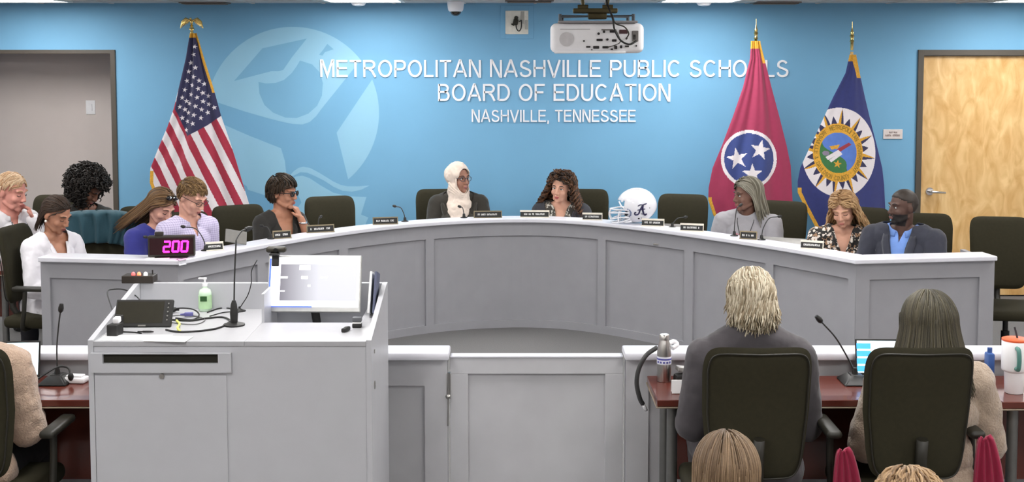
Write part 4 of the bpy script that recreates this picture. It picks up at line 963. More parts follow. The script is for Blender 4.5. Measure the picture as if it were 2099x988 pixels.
# ================================================================== FRONT TABLES
def table(lab, x0, x1, y0, y1, z=.74):
    t = thing('table', lab, 'table', ((x0 + x1) / 2, (y0 + y1) / 2, 0), 0, 'red-brown tables'); w, d = (x1 - x0) / 2, (y1 - y0) / 2
    b = BM(); bx(b, -w, w, -d, d, z - .028, z, .003); obj('tabletop', b, M_table, t)
    b = BM(); bx(b, -w - .004, w + .004, -d - .004, d + .004, z - .034, z - .0285, .002); obj('edge_band', b, M_tedge, t)
    b = BM(); bx(b, -w + .08, w - .08, d - .05, d - .03, .3, z - .036); obj('modesty_panel', b, M_table, t)
    for s in (-1, 1):
        for s2 in (-1, 1):
            b = BM(); cyl(b, (s * (w - .07), s2 * (d - .07), 0), (s * (w - .07), s2 * (d - .07), z - .034), .022); obj('leg', b, mat('grey_metal_leg', (120, 120, 118), .35, .6), t, 40)
    return t
tx0 = at(1347, 820, Z=.74).x
table('red-brown table in front of the low partition, left end by the steel bottle', tx0, 1.92, 5.03, 5.42)
table('red-brown table at the right picture edge under the white tumbler', 1.96, 3.2, 5.0, 5.42)
table('red-brown table at the left, under the microphone beside the lectern', -3.0, -1.63, 5.03, 5.42)
table('brown side table at the far left beside the blond older man', -4.6, -3.32, 8.35, 8.85, .70)

# left table microphone
p = at(118, 783, Z=.74); t = gooseneck('tall gooseneck microphone on a pyramid base on the left table', (p.x, p.y, .741), [(0, 0, .05), (.001, 0, .15), (.012, .0, .25), (.02, 0, .30)], .035, .0032, .011, 'table gooseneck microphones', 'pyramid')
b = BM(); P = [at(60, 790, Y=5.2), at(95, 765, Y=5.25), at(120, 752, Y=5.3), at(140, 755, Y=5.3), at(145, 772, Y=5.28)]; tube(b, crom(P, 6), .004, 8); sph(b, P[-1], (.012, .012, .018)); tag(obj('cable', b, M_cable), 'black cable arching behind the pyramid microphone base on the left table', 'cable')
p = at(152, 786, Z=.74); b = BM(); box(b, (0, 0, .012), (.10, .06, .024), None, .008); box(b, (.0, 0, .028), (.07, .04, .008), None, .003); tag(obj('white_hub', b, M_white, None, 40, loc=(p.x, p.y + .02, .741), rot=(0, 0, R(-8))), 'white flat plastic hub between the microphone base and the lectern', 'hub')
# right table microphone
p = at(1752, 783, Z=.74); hd = at(1684, 660, Y=p.y)
t = gooseneck('black gooseneck microphone leaning left between the suited man and the laptop', (p.x, p.y, .741), [(-.005, 0, .05), (-.03, 0, .10), (-.085, 0, .19), (hd.x - p.x, 0, hd.z - .741)], .035, .0035, .012, 'table gooseneck microphones', 'pyramid')
# laptop of the dark-haired woman
p = at(1800, 775, Z=.74)
def laptop(lab, loc, rz, w=.31, scr=None, hh=.155):
    t = thing('laptop', lab, 'laptop', loc, rz)
    b = BM(); bx(b, -w / 2, w / 2, -.11, .11, 0, .014, .004); obj('keyboard_base', b, mat('silver_grey_aluminium', (150, 148, 145), .4, .3), t)
    b = BM(); bx(b, -w / 2 + .02, w / 2 - .02, -.02, .085, .0141, .016); obj('keyboard', b, M_dark, t)
    tl = rotm(-12); b = BM(); box(b, Vector((0, .11, .012)) + tl @ Vector((0, .004, hh / 2)), (w, .007, hh), tl, .003); obj('lid', b, M_dark, t)
    b = BM(); box(b, Vector((0, .11, .012)) + tl @ Vector((0, -.0003, hh / 2 + .002)), (w - .014, .001, hh - .02), tl); obj('screen', b, scr or M_scr, t)
    return t, tl
M_ls = mat('laptop_screen', (230, 246, 250), .3, emit=(214, 238, 246), estr=.85); 
t, tl = laptop('open laptop with a bright blue and white screen on the table before the dark bob', (p.x + .05, 5.26, .741), -2, .30, M_ls)
b = BM()
for k in range(4): box(b, Vector((0, .11, .012)) + tl @ Vector((-.115, -.0012, .125 - k * .032)), (.06, .001, .024), tl)
obj('screen_window', b, mat('screen_sky', (60, 150, 220), .3, emit=(70, 160, 225), estr=.7), t)
t, tl = laptop('open laptop with a pale screen half hidden by the tan sleeve at far left', (at(-12, 760, Y=5.22).x, 5.22, .741), 4, .30, M_ls)
# bottle
p = at(1361, 781, Z=.74)
t = thing('steel_water_bottle', 'tall stainless steel water bottle with white and blue label on the table', 'bottle', (p.x, p.y, .741))
b = BM(); lathe(b, [(.0, 0), (.028, 0), (.030, .004), (.030, .125), (.027, .15), (.021, .172), (.0195, .178)], seg=40); obj('bottle', b, M_steel, t, 50)
b = BM(); lathe(b, [(.0, .178), (.0215, .178), (.0215, .198), (.019, .201), (0, .201)], seg=32); obj('cap', b, M_steel, t, 50)
b = BM(); lathe(b, [(.0306, .075), (.0306, .108)], seg=40); obj('label', b, mat('white_label', (226, 228, 238), .5), t, 50)
b = BM(); lathe(b, [(.031, .094), (.031, .101)], seg=40)
for k in range(5): q = R(-150 + k * 26); box(b, (.031 * math.cos(q), .031 * math.sin(q), .085), (.008, .002, .008), Euler((0, 0, q + math.pi / 2)).to_matrix().to_4x4())
obj('label_print', b, mat('label_violet_blue', (84, 84, 160), .5), t, 50)
# tent card, phone, glasses-like items beside bottle
p = at(1388, 808, Z=.74); b = BM(); box(b, (0, 0, .027), (.062, .003, .055), rotm(-18), .001); box(b, (0, .018, .027), (.062, .003, .055), rotm(18), .001); tag(obj('tent_card', b, M_paper, None, loc=(p.x + .01, p.y + .01, .741)), 'small blank white tent card in front of the steel bottle', 'card')
p = at(1395, 783, Z=.74); t = thing('desk_stapler', 'black and white desk device between the steel bottle and the suited man', 'device', (p.x + .02, p.y - .02, .741), 10)
b = BM(); box(b, (0, 0, .02), (.10, .06, .04), None, .012); obj('body', b, M_dark, t, 40); b = BM(); cyl(b, (-.005, -.02, .03), (-.005, -.045, .034), .017); obj('round_face', b, M_white, t, 40); b = BM(); box(b, (.02, .02, .052), (.11, .05, .02), rotm(0, 8, 0), .005); obj('lid', b, mat('silver_grey_aluminium', (150, 148, 145), .4, .3), t, 40)
# black hose handle on the partition end
b = BM(); P = [at(1347, 712, Y=5.4), at(1325, 728, Y=5.38), at(1310, 755, Y=5.38), at(1305, 785, Y=5.38), at(1311, 815, Y=5.38), at(1318, 829, Y=5.38)]; t = thing('hanging_strap', 'grey black curved strap with white tips hanging over the partition by the bottle', 'strap')
tube(b, crom(P, 6), .010, 10); obj('strap', b, mat('charcoal_rubber', (60, 60, 60), .45), t); b = BM(); tube(b, [P[-1], at(1325, 842, Y=5.38)], .008, 8); obj('tip', b, M_white, t)
b = BM(); tube(b, crom([at(1368, 706, Y=5.44), at(1380, 700, Y=5.46), at(1388, 706, Y=5.46), at(1378, 714, Y=5.44)], 5), .010, 10); obj('clip', b, M_white, t)
# tumbler
p = at(2078, 805, Z=.74)
t = thing('white_tumbler', 'large white travel tumbler with orange rim and teal handle at the right edge', 'tumbler', (p.x, p.y, .741))
b = BM(); lathe(b, [(0, 0), (.034, 0), (.037, .004), (.040, .088), (.050, .094), (.052, .10), (.053, .215), (.050, .22)], seg=40); obj('body', b, M_white, t, 50)
b = BM(); lathe(b, [(.051, .216), (.053, .217), (.053, .224), (.045, .227), (0, .227)], seg=40); obj('rim', b, mat('orange_rim', (226, 100, 60), .4), t, 50)
b = BM(); tube(b, crom([(-.012, -.05, .195), (-.014, -.075, .19), (-.014, -.082, .15), (-.014, -.075, .115), (-.012, -.05, .11)], 5), .009, 10); obj('handle', b, mat('teal_handle', (78, 128, 120), .4), t)
b = BM(); cyl(b, (.01, 0, .22), (.0, .01, .27), .004); obj('straw', b, mat('dark_straw', (50, 50, 56), .5), t)
p = at(2036, 802, Z=.74); b = BM(); box(b, (0, 0, .075), (.03, .05, .15), None, .008); cyl(b, (0, 0, .15), (0, 0, .17), .010); o = obj('blue_can', b, mat('blue_plastic', (50, 86, 150), .4), None, 40, loc=(p.x, p.y + .05, .741)); tag(o, 'slim blue flask partly hidden behind the white tumbler', 'flask')
p = at(2015, 770, Y=5.3); b = BM(); P = [at(1990, 790, Y=5.3), at(2000, 762, Y=5.3), at(2022, 748, Y=5.3), at(2035, 742, Y=5.32)]; tube(b, crom(P, 5), .006, 8); b2_ = obj('cable', b, M_cable); tag(b2_, 'thick black cable rising behind the tan sleeve to the tumbler', 'cable')
# ================================================================== PEOPLE
def soup(prims, voxel, smooth=2, disp=0, infl=0.0):
    """prims: ('c', p0, r0, p1, r1) tapered capsule, ('e', centre, radii, rot) ellipsoid -> one continuous mesh"""
    b = BM()
    for p in prims:
        if p[0] == 'c':
            p0, p1 = Vector(p[1]), Vector(p[3]); r0, r1 = p[2] + infl, p[4] + infl
            sph(b, p0, r0, u=18, v=12); sph(b, p1, r1, u=18, v=12)
            if (p1 - p0).length > 1e-4: cyl(b, p0, p1, r0, r1, 18)
        else:
            r = [x + infl for x in p[2]]; sph(b, p[1], r, p[3] if len(p) > 3 else None, 28, 18)
    me = bpy.data.meshes.new('s'); b.to_mesh(me); b.free()
    o = bpy.data.objects.new('s', me); COL.objects.link(o)
    m = o.modifiers.new('r', 'REMESH'); m.mode = 'VOXEL'; m.voxel_size = voxel
    m = o.modifiers.new('m', 'SMOOTH'); m.factor = .5; m.iterations = smooth
    if disp:
        tx = bpy.data.textures.new('wr', 'CLOUDS'); tx.noise_scale = .07; tx.noise_depth = 2
        m = o.modifiers.new('d', 'DISPLACE'); m.texture = tx; m.strength = disp; m.mid_level = .5
    dg = bpy.context.evaluated_depsgraph_get(); dg.update(); out = bpy.data.meshes.new_from_object(o.evaluated_get(dg))
    bpy.data.objects.remove(o); bpy.data.meshes.remove(me)
    return out
def head_prims(M, s=1.0, fem=False):
    def c(x, y, z): return M @ (Vector((x, y, z)) * s)
    RM = M.to_3x3().to_4x4()
    j = .92 if fem else 1.0
    P = [('e', c(0, .014, .030), (.074 * s, .094 * s, .088 * s), RM), ('e', c(0, -.020, -.020), (.062 * s, .068 * s, .085 * s), RM),
         ('e', c(0, -.030, -.068), (.048 * s * j, .050 * s, .040 * s), RM), ('e', c(0, -.066, -.096), (.021 * s * j, .020 * s, .017 * s), RM)]
    for sg in (-1, 1):
        P += [('e', c(sg * .036, -.058, -.030), (.024 * s, .024 * s, .024 * s), RM), ('c', c(sg * .046, -.070, .026), .009 * s, c(sg * .014, -.083, .023), .009 * s),
              ('e', c(sg * .010, -.098, -.035), (.0095 * s, .011 * s, .008 * s), RM), ('e', c(sg * .074, .012, -.006), (.009 * s, .018 * s, .030 * s), RM @ rotm(12)),
              ('c', c(sg * .045, .005, -.06), .018 * s, c(sg * .03, -.045, -.085), .018 * s)]
    P += [('c', c(0, -.084, .014), .0075 * s, c(0, -.106, -.030), .0105 * s), ('e', c(0, -.090, -.059), (.022 * s, .012 * s, .0065 * s), RM), ('e', c(0, -.088, -.070), (.019 * s, .012 * s, .007 * s), RM)]
    return P
def hand_prims(pos, d, up, side=1, s=1.0, curl=.5):
    """pos wrist, d pointing direction, up back-of-hand normal"""
    d = Vector(d).normalized(); up = Vector(up); up = (up - d * up.dot(d)).normalized(); r = d.cross(up) * side; pos = Vector(pos)
    P = []
    for k in range(4):
        o = (k - 1.5) * .019 * s; P.append(('c', pos + r * o * .55 + d * .02 * s, .013 * s, pos + r * o + d * .085 * s, .0105 * s))
        L = (.036, .043, .040, .031)[k] * s; a = curl * (.7 + .1 * k); q0 = pos + r * o + d * .085 * s
        q1 = q0 + (d * math.cos(a) - up * math.sin(a)) * L; q2 = q1 + (d * math.cos(a * 2) - up * math.sin(a * 2)) * L * .65; q3 = q2 + (d * math.cos(a * 2.8) - up * math.sin(a * 2.8)) * L * .5
        P += [('c', q0, .0095 * s, q1, .009 * s), ('c', q1, .0088 * s, q2, .0082 * s), ('c', q2, .0082 * s, q3, .0068 * s)]
    t0 = pos + d * .025 * s - r * .022 * s; t1 = t0 + (d * .6 - r * .75 - up * .2).normalized() * .035 * s; t2 = t1 + (d * .9 - r * .3 - up * .35).normalized() * .03 * s
    P += [('c', t0, .014 * s, t1, .011 * s), ('c', t1, .0105 * s, t2, .008 * s)]
    return P
def scalp_ok(n, kind):
    """n unit direction from cranium centre in head frame; True where hair grows"""
    if kind == 'full' or kind == 'back':
        pass
    fr = -n.y
    if fr > .25: return n.z > .44 + (0 if abs(n.x) < .45 else -.5 * (abs(n.x) - .45))
    if fr > -.05: return n.z > .10 if kind != 'long' else n.z > .0
    return n.z > -.62
CC = Vector((0, .014, .030)); CRD = Vector((.078, .098, .093))
def cap(bmx, kind, s=1.0, th=1.0, off=0.0, noise_amp=0.0, rng=None):
    q = BM(); bmesh.ops.create_uvsphere(q, u_segments=64, v_segments=40, radius=1)
    dele = [f for f in q.faces if not scalp_ok(f.calc_center_median().normalized(), kind)]; bmesh.ops.delete(q, geom=dele, context='FACES')
    for v in q.verts:
        n = v.co.normalized(); k = 1 + noise_amp * noise.noise(n * 6)
        if v.is_boundary: k *= .93
        v.co = (CC + Vector((n.x * CRD.x, n.y * CRD.y, n.z * CRD.z)) * k + n * off) * s
        if n.z < -.1: v.co += Vector((0, -.012, 0)) * (-n.z)
    bmesh.ops.solidify(q, geom=q.faces[:], thickness=.004)
    merge(bmx, q)
def strands(bmx, n, length, kind, rng, r0=.004, curl=0, cfreq=60, part=0.0, spread=.0, lift=.004, drop=.5, fan=.0, flow=None, back=.0, gather=None, z_off=-.02, off_jit=.010, grav=None, minlen=.7):
    """locks combed over the skull and then hanging free; head frame (face toward -y)"""
    made = 0; G = grav or Vector((0, 0, -1))
    while made < n:
        z = rng.uniform(-.55, 1); a = rng.uniform(0, 2 * math.pi); rr = math.sqrt(max(0, 1 - z * z)); nrm = Vector((rr * math.cos(a), rr * math.sin(a), z))
        if not scalp_ok(nrm, kind): continue
        made += 1; L = length * rng.uniform(minlen, 1.08); step = .012 if cfreq * curl < .9 else .006; off = lift + rng.uniform(0, off_jit)
        n_ = nrm.copy(); pts = []; p = None; free = False; d = None; t = 0; ph = rng.uniform(0, 6.28); sidex = 1 if nrm.x > part else -1
        while t < L:
            if not free:
                p = CC + Vector((n_.x * (CRD.x + off), n_.y * (CRD.y + off), n_.z * (CRD.z + off)))
                f = (flow(n_) if flow else Vector((sidex * (1.0 if n_.z > .45 else .25), .35 + back, -.2 if n_.z > .6 else -1.0)))
                if kind == 'long' and n_.y < -.15: f = Vector((sidex * 1.0, .55, -.15)); f = f - G * .3
                f = f + G * (.3 if n_.z > .5 else 1.0)
                f = f - n_ * f.dot(n_); f = f.normalized() if f.length > 1e-4 else G
                n_ = (n_ + f * (step / .09)).normalized(); d = f
                if n_.z < z_off or (n_.y > .3 and n_.z < -.25): free = n_.z < -.12
            else:
                out = Vector((n_.x, n_.y, 0)); out = out.normalized() if out.length > 1e-3 else Vector((0, 1, 0))
                d = (d * .8 + (G + out * fan) * .25).normalized(); p = p + d * step
            q = p.copy()
            if curl:
                u = d.orthogonal().normalized(); w = d.cross(u); am = curl * min(1, t / .05); q = q + (u * math.cos(t * cfreq + ph) + w * math.sin(t * cfreq + ph)) * am
            if spread: q = q + Vector((nrm.x, nrm.y, nrm.z * .4)) * spread * (t / L)
            if q.z < .050 and q.y < .012 and kind != 'fringe':
                w_ = .069 - .10 * min(.1, max(0, -.03 - q.z)); sg_ = 1 if nrm.x > part else -1; w_ += off
                if q.z > -.15: q.x = sg_ * max(sg_ * q.x, w_); q.y = max(q.y, -.050)
            pts.append(q); t += step
        if len(pts) < 3: continue
        m = len(pts); tube(bmx, pts, [r0 * (.7 + .3 * min(1, i / 3)) * (1 if i < m * .6 else max(.18, 1 - (i - m * .6) / (m * .4) * .85)) for i in range(m)], 5)
def cut_garment(me, pred):
    b = BM(); b.from_mesh(me); dele = [f for f in b.faces if pred(f.calc_center_median())]
    bmesh.ops.delete(b, geom=dele, context='FACES')
    for _ in range(8):
        nw = {}
        for v in b.verts:
            if v.is_boundary:
                nb_ = [e.other_vert(v).co for e in v.link_edges if e.is_boundary]
                if len(nb_) == 2: nw[v] = v.co * .4 + (nb_[0] + nb_[1]) * .3
        for v, c in nw.items(): v.co = c
    for f in b.faces: f.smooth = True
    b.to_mesh(me); b.free(); return me
SKIN = {}
def skin(name, rgb):
    m = mat('skin_' + name, rgb, .55, var=.04, vscale=40, bump=.03, bscale=300); b = m.node_tree.nodes['Principled BSDF']
    b.inputs['Subsurface Weight'].default_value = .06; b.inputs['Subsurface Radius'].default_value = (.02, .008, .004); return m
def hairmat(name, rgb, rgb2=None, sc=45):
    m = mat('hair_' + name, rgb, .5, var=.35, vscale=sc, bump=.2, bscale=160, spec=.35)
    if rgb2:
        nt, pb = nodes_of(m); n = nt.nodes.new('ShaderNodeNewGeometry')
        cr = nt.nodes.new('ShaderNodeValToRGB'); cr.color_ramp.elements[0].position = .15; cr.color_ramp.elements[1].position = 1; cr.color_ramp.elements[0].color = (*lin(rgb), 1); cr.color_ramp.elements[1].color = (*lin(rgb2), 1)
        nt.links.new(n.outputs['Random Per Island'], cr.inputs['Fac']); nt.links.new(cr.outputs['Color'], pb.inputs['Base Color'])
    return m
M_lip = mat('lips_rose', (150, 84, 78), .4); M_eyew = mat('eye_white', (232, 228, 224), .2, var=0); M_iris = mat('iris_dark', (34, 24, 18), .15, var=0)
def person(label, hp, Y, byaw=0, hyaw=0, hpitch=0, hroll=0, lean=6, skinm=None, lipm=None, browc=None, eyes='open', fem=False, build=1.0, bw=1.0, arms=None, top=None, jacket=None, pants=None, hair=None, hname='hair', hm=None, glasses=None, extras=None, beard=None, sleeve='long', neckcut=None, hs=1.0, bust=None, side_lean=0, hoff=(0, 0), legs=True, kneey=-.42, voxel=.0055, shoes=None):
    T = at(hp[0], hp[1], Y=Y); cb, sb = math.cos(R(byaw)), math.sin(R(byaw))
    th = R(lean); k = build
    SPM = rotm(lean, side_lean, 0)                                   # spine frame: +z up the spine (lean forward = toward -y)
    nb = (SPM @ Vector((0, 0, .50 * k)))
    hc_off = nb + Vector((hoff[0], -.02 - .05 * math.sin(R(max(hpitch, 0))) + hoff[1], .150 * k))
    hz = T.z - hc_off.z
    off = Vector((cb * hc_off.x - sb * hc_off.y, sb * hc_off.x + cb * hc_off.y, 0))
    t = thing('person', label, 'person', (T.x - off.x, T.y - off.y, 0), byaw)
    P = Vector((0, 0, hz)); S = lambda x, y, z: P + SPM @ Vector((x * bw, y, z * k))
    HCn = P + hc_off; RM = SPM
    HM = Matrix.Translation(HCn) @ rotm(0, 0, hyaw - byaw) @ rotm(hpitch, 0, 0) @ rotm(0, hroll, 0)
    torso = [('e', S(0, .01, .02), (.165 * bw, .12, .115), RM), ('e', S(0, 0, .17), (.135 * bw, .105 * (bw if bw > 1 else 1), .13), RM), ('e', S(0, 0, .33), (.150 * bw, .108, .14), RM),
             ('c', S(-.12, .005, .44), .056, S(.12, .005, .44), .056), ('c', S(0, .01, .50), .050, S(-.125, .008, .455), .042), ('c', S(0, .01, .50), .050, S(.125, .008, .455), .042)]
    if fem if bust is None else bust: torso += [('e', S(s * .068, -.085, .30), (.058, .05, .055), RM) for s in (-1, 1)]
    neck = [('c', S(0, .005, .47), .050 if fem else .056, HM @ Vector((0, .022, -.05)), .046 if fem else .054)]
    arms = arms or {}
    AR = []; HN = []; FA = []
    for sd, nm in ((-1, 'L'), (1, 'R')):
        sh = S(sd * (.172 if not fem else .160), .005, .435); A = arms.get(nm)
        if A: el, wr = P + Vector(A[0]), P + Vector(A[1]); hd = Vector(A[2]) if len(A) > 2 else (wr - el); up = Vector(A[3]) if len(A) > 3 else Vector((0, 0, 1)); curl = A[4] if len(A) > 4 else .5
        else: el = sh + Vector((sd * .05, -.06 - .1 * math.sin(th), -.255)); wr = Vector((sd * .10, el.y - .16, hz + .15)); hd = Vector((-sd * .5, -1, -.15)); up = Vector((0, 0, 1)); curl = .45
        AR += [('c', sh, .050 * min(bw, 1.15), el, .040 * min(bw, 1.1))]; FA += [('c', el, .039, el.lerp(wr, .35), .040), ('c', el.lerp(wr, .35), .040, wr, .026)]
        HN += hand_prims(wr, hd, up, sd, .95 if fem else 1.04, curl)
    LG = []; FT = []
    if legs:
        for sd in (-1, 1):
            kn = Vector((sd * .13, kneey, min(hz, .50) - .0)); an = Vector((sd * .12, kneey + .02, .09))
            LG += [('c', P + Vector((sd * .09, -.01, -.005)), .088, kn, .062), ('c', kn, .058, an, .040)]
            FT += [('c', an + Vector((0, .02, -.035)), .040, an + Vector((0, -.12, -.055)), .032)]
    me = soup(torso + neck + AR + FA + HN + LG + head_prims(HM, hs, fem), voxel, 2)
    HI = HM.inverted()
    mats = [skinm, lipm or M_lip, beard or skinm]
    idx = []
    for p in me.polygons:
        c = HI @ p.center / hs; i = 0
        if abs(c.x) < .023 and c.y < -.088 and -.0765 < c.z < -.0555 and (abs(c.x) / .023) ** 2 + ((c.z + .066) / .011) ** 2 < 1: i = 1
        elif beard and -.125 < c.z < -.042 and c.y < .0 and not (abs(c.x) < .016 and -.05 < c.z): i = 2
        idx.append(i)
    me.shade_smooth(); body = obj('body', me, mats, t); me.polygons.foreach_set('material_index', idx)
    # eyes, brows, lashes
    def HP(x, y, z): return HM @ (Vector((x, y, z)) * hs)
    if eyes:
        b = BM()
        for sg in (-1, 1):
            if eyes == 'open':
                sph(b, HP(sg * .031, -.0765, .004), (.0135 * hs, .008 * hs, .0062 * hs), HM.to_3x3().to_4x4(), 16, 10, 0); sph(b, HP(sg * .030, -.0815, .004), (.0058 * hs, .0045 * hs, .0058 * hs), HM.to_3x3().to_4x4(), 12, 8, 1)
                tube(b, [HP(sg * .046, -.0745, .004), HP(sg * .038, -.083, .0098), HP(sg * .028, -.086, .0100), HP(sg * .018, -.082, .005)], .0018 * hs, 6, 1)
            else:
                tube(b, [HP(sg * .046, -.075, -.001), HP(sg * .038, -.083, -.005), HP(sg * .028, -.086, -.005), HP(sg * .018, -.082, -.001)], .0022 * hs, 6, 1)
        obj('eye', b, [M_eyew, M_iris], t)
        b = BM()
        for sg in (-1, 1): tube(b, [HP(sg * .052, -.074, .022), HP(sg * .040, -.085, .030), HP(sg * .026, -.0905, .029), HP(sg * .014, -.0915, .025)], [.0012, .003, .0036, .002], 6)
        obj('eyebrow', b, browc or M_iris, t)
    # clothes
    Pin = P; SI = (Matrix.Translation(P) @ SPM).inverted()
    def garment(name, g, prims, infl, v=.0075):
        mt = g['mat']; m_ = soup(prims, v, 3, g.get('disp', .012), infl)
        ncz = g.get('ncz', .50) * k; v0 = g.get('v', None); kk = g.get('vk', .3); ow = g.get('ow', .075)
        def pred(c):
            q = SI @ c; rr = math.hypot(q.x, q.y - .005)
            if q.z > ncz and rr < ow + (q.z - ncz) * .5: return True
            if q.z > ncz + .035: return rr < .14
            if v0 is not None and q.y < 0 and q.z > v0 * k and abs(q.x) < (q.z - v0 * k) * kk and q.z > .1: return True
            return False
        cut_garment(m_, pred); o = obj(name, m_, mt, t); md = o.modifiers.new('s', 'SOLIDIFY'); md.thickness = .004; md.offset = 1
        return o
    slv = {'long': AR + [(x[0], x[1], x[2], x[3], x[4] + .004) for x in FA], 'short': AR, 'none': [], 'half': [('c', a[1], a[2], Vector(a[1]).lerp(a[3], .62), a[2]) for a in AR], 'threeq': AR + [FA[0], FA[2]]}
    if top: 
        sl = top.get('sleeve', 'long'); gm = garment(top.get('name', 'shirt'), top, torso + slv[sl], top.get('infl', .011))
    if jacket: garment(jacket.get('name', 'jacket'), jacket, torso + slv['long'] + ([('c', S(0, .014, .525), .050, S(sd * .125, .01, .462), .044) for sd in (-1, 1)] if not fem else []), jacket.get('infl', .022))
    if legs:
        m_ = soup([('e', S(0, .01, .02), (.165 * bw, .12, .10), RM)] + LG, .009, 3, .01, .016); m_.shade_smooth(); obj('trousers', m_, pants or mat('charcoal_trousers', (40, 40, 44), .8), t)
        for q in FT: m_ = soup([q], .008, 3, 0, .006); m_.shade_smooth(); obj('shoe', m_, shoes or mat('black_leather', (24, 22, 22), .35), t)
    if hair:
        b = BM(); hair(b); bmesh.ops.transform(b, matrix=HM @ Matrix.Scale(hs, 4), verts=b.verts)
        me = bpy.data.meshes.new(hname); b.to_mesh(me); b.free(); me.shade_smooth(); obj(hname, me, hm, t)
    if glasses:
        b = BM(); gm, dark = glasses[:2]
        for sg in (-1, 1):
            pts = [HP(sg * .034 + .0235 * math.cos(a) * (abs(math.cos(a)) ** -.25 if abs(math.cos(a)) > .1 else 1), -.0985 + .006 * abs(math.cos(a)) * (1 if sg * math.cos(a) > 0 else 0), .003 + .0175 * math.sin(a)) for a in [2 * math.pi * i / 20 for i in range(20)]]
            tube(b, pts, .0020 * (1.5 if dark else 1), 6, closed=True); tube(b, [HP(sg * .058, -.092, .008), HP(sg * .072, -.06, .008)] + ([] if len(glasses) > 2 else [HP(sg * .077, -.04, .008), HP(sg * .083, .01, .006), HP(sg * .080, .03, -.006)]), .0022 * (1.6 if dark else 1), 6)
        tube(b, [HP(-.011, -.1, .008), HP(0, -.104, .010), HP(.011, -.1, .008)], .0022, 6)
        obj('glasses', b, gm, t)
        if dark:
            b = BM()
            for sg in (-1, 1): sph(b, HP(sg * .034, -.0975, .003), (.023, .0015, .0165), HM.to_3x3().to_4x4())
            obj('glasses_lens', b, mat('tinted_lens', (30, 26, 26), .08), t)
    if extras: extras(t, HP, S, HM, P)
    return t
def hair_simple(kind, n, L, seed, **kw):
    def f(b):
        cap(b, kind, off=kw.get('capoff', .002)); kw2 = {a: v for a, v in kw.items() if a != 'capoff'}; strands(b, n, L, kind, random.Random(seed), **kw2)
    return f
def afro(seed, n, rx, ry, rz, c, r=.008, front=-.35, loop=.018):
    """mass of springy coils round the skull"""
    def f(b):
        cap(b, 'long', off=.006); rng = random.Random(seed)
        for _ in range(n):
            while True:
                d = Vector((rng.gauss(0, 1), rng.gauss(0, 1), rng.gauss(0, 1))).normalized()
                if d.y < front and d.z < .42: continue
                break
            k = rng.uniform(.62, 1.02); p = Vector(c) + Vector((d.x * rx, d.y * ry, d.z * rz)) * k; u = d.orthogonal().normalized(); w = d.cross(u); ph = rng.uniform(0, 6.28); pts = []
            for i in range(9): a = ph + i * .9; pts.append(p + (u * math.cos(a) + w * math.sin(a)) * loop * rng.uniform(.6, 1.1) + d * (i - 4) * .0045 + Vector((0, 0, -.002 * i)))
            tube(b, pts, [r * .5] + [r] * 7 + [r * .4], 5)
    return f
def surf_y(t, name, x, z):
    from mathutils.bvhtree import BVHTree
    key = t.name + name
    if key not in SKIN:
        o = [c for c in t.children if c.name.startswith(name)][0]; SKIN[key] = BVHTree.FromPolygons([v.co for v in o.data.vertices], [p.vertices[:] for p in o.data.polygons])
    h = SKIN[key].ray_cast(Vector((x, -2, z)), Vector((0, 1, 0)))[0]
    return h.y if h else -.12
def collar(t, S, m, col_r=.066, z0=.485, h=.035, open_=26, name='collar', tilt=.012):
    b = BM(); n = 26; V = []
    for i in range(n + 1):
        a = R(-90 + open_) + (R(360 - 2 * open_)) * i / n; r = col_r
        x, y = math.cos(a) * r * 1.08, math.sin(a) * r; dz = -.028 * max(0, -math.sin(a)) ** 2
        V.append([b.verts.new(S(x, y, z0 + dz)), b.verts.new(S(x * .94, y * .94 + .004, z0 + dz + h)), b.verts.new(S(x * 1.16, y * 1.16, z0 + dz + h * .15))])
    for p, q in zip(V, V[1:]):
        b.faces.new((p[0], q[0], q[1], p[1])); b.faces.new((p[1], q[1], q[2], p[2]))
    o = obj(name, b, m, t, 60); md = o.modifiers.new('s', 'SOLIDIFY'); md.thickness = .003
def lapels(t, S, m, z0, k, z1=.475, w=.035, y=-.135, name='lapel', btm=None):
    for sg in (-1, 1):
        b = BM(); n = 12; V = []
        for i in range(n + 1):
            f = i / n; z = z0 + (z1 - z0) * f; x = (z - z0) * k; yy = y + .012 + (max(0, f - .55) ** 1.3) * .16 + .4 * x * x; ww = w * min(1, f * 2.2 + .15) * (1 if f < .82 else 1 - (f - .82) * 2.5)
            V.append([b.verts.new(S(sg * (x - .004), yy - .002, z)), b.verts.new(S(sg * (x + ww * .5), yy - .009 + .25 * x * ww * 10 * .05, z)), b.verts.new(S(sg * (x + ww), yy - .002 + ww * .28, z + .006))])
        for p, q in zip(V, V[1:]):
            for j in (0, 1): b.faces.new((p[j], p[j + 1], q[j + 1], q[j]))
        o = obj(name, b, m, t, 80); md = o.modifiers.new('s', 'SOLIDIFY'); md.thickness = .005; md.offset = 0
def earring(side, m, r=.005):
    def f(t, HP, S, HM, P):
        b = BM(); sph(b, HP(side * .083, .006, -.042), r); obj('earring', b, m, t, 180)
    return f
M_pearl = mat('pearl', (244, 240, 232), .15, var=0)
SK_pale = skin('fair', (216, 164, 144)); SK_ruddy = skin('ruddy', (214, 150, 136)); SK_tan = skin('light_brown', (176, 124, 98)); SK_brown = skin('brown', (124, 84, 66)); SK_dark = skin('deep_brown', (82, 56, 46)); SK_med = skin('medium', (206, 156, 132)); SK_mb = skin('medium_brown', (160, 114, 94))
def clothmat(name, rgb, **kw): return mat(name, rgb, .85, var=.06, vscale=14, bump=.12, bscale=45, sheen=.15, **kw)
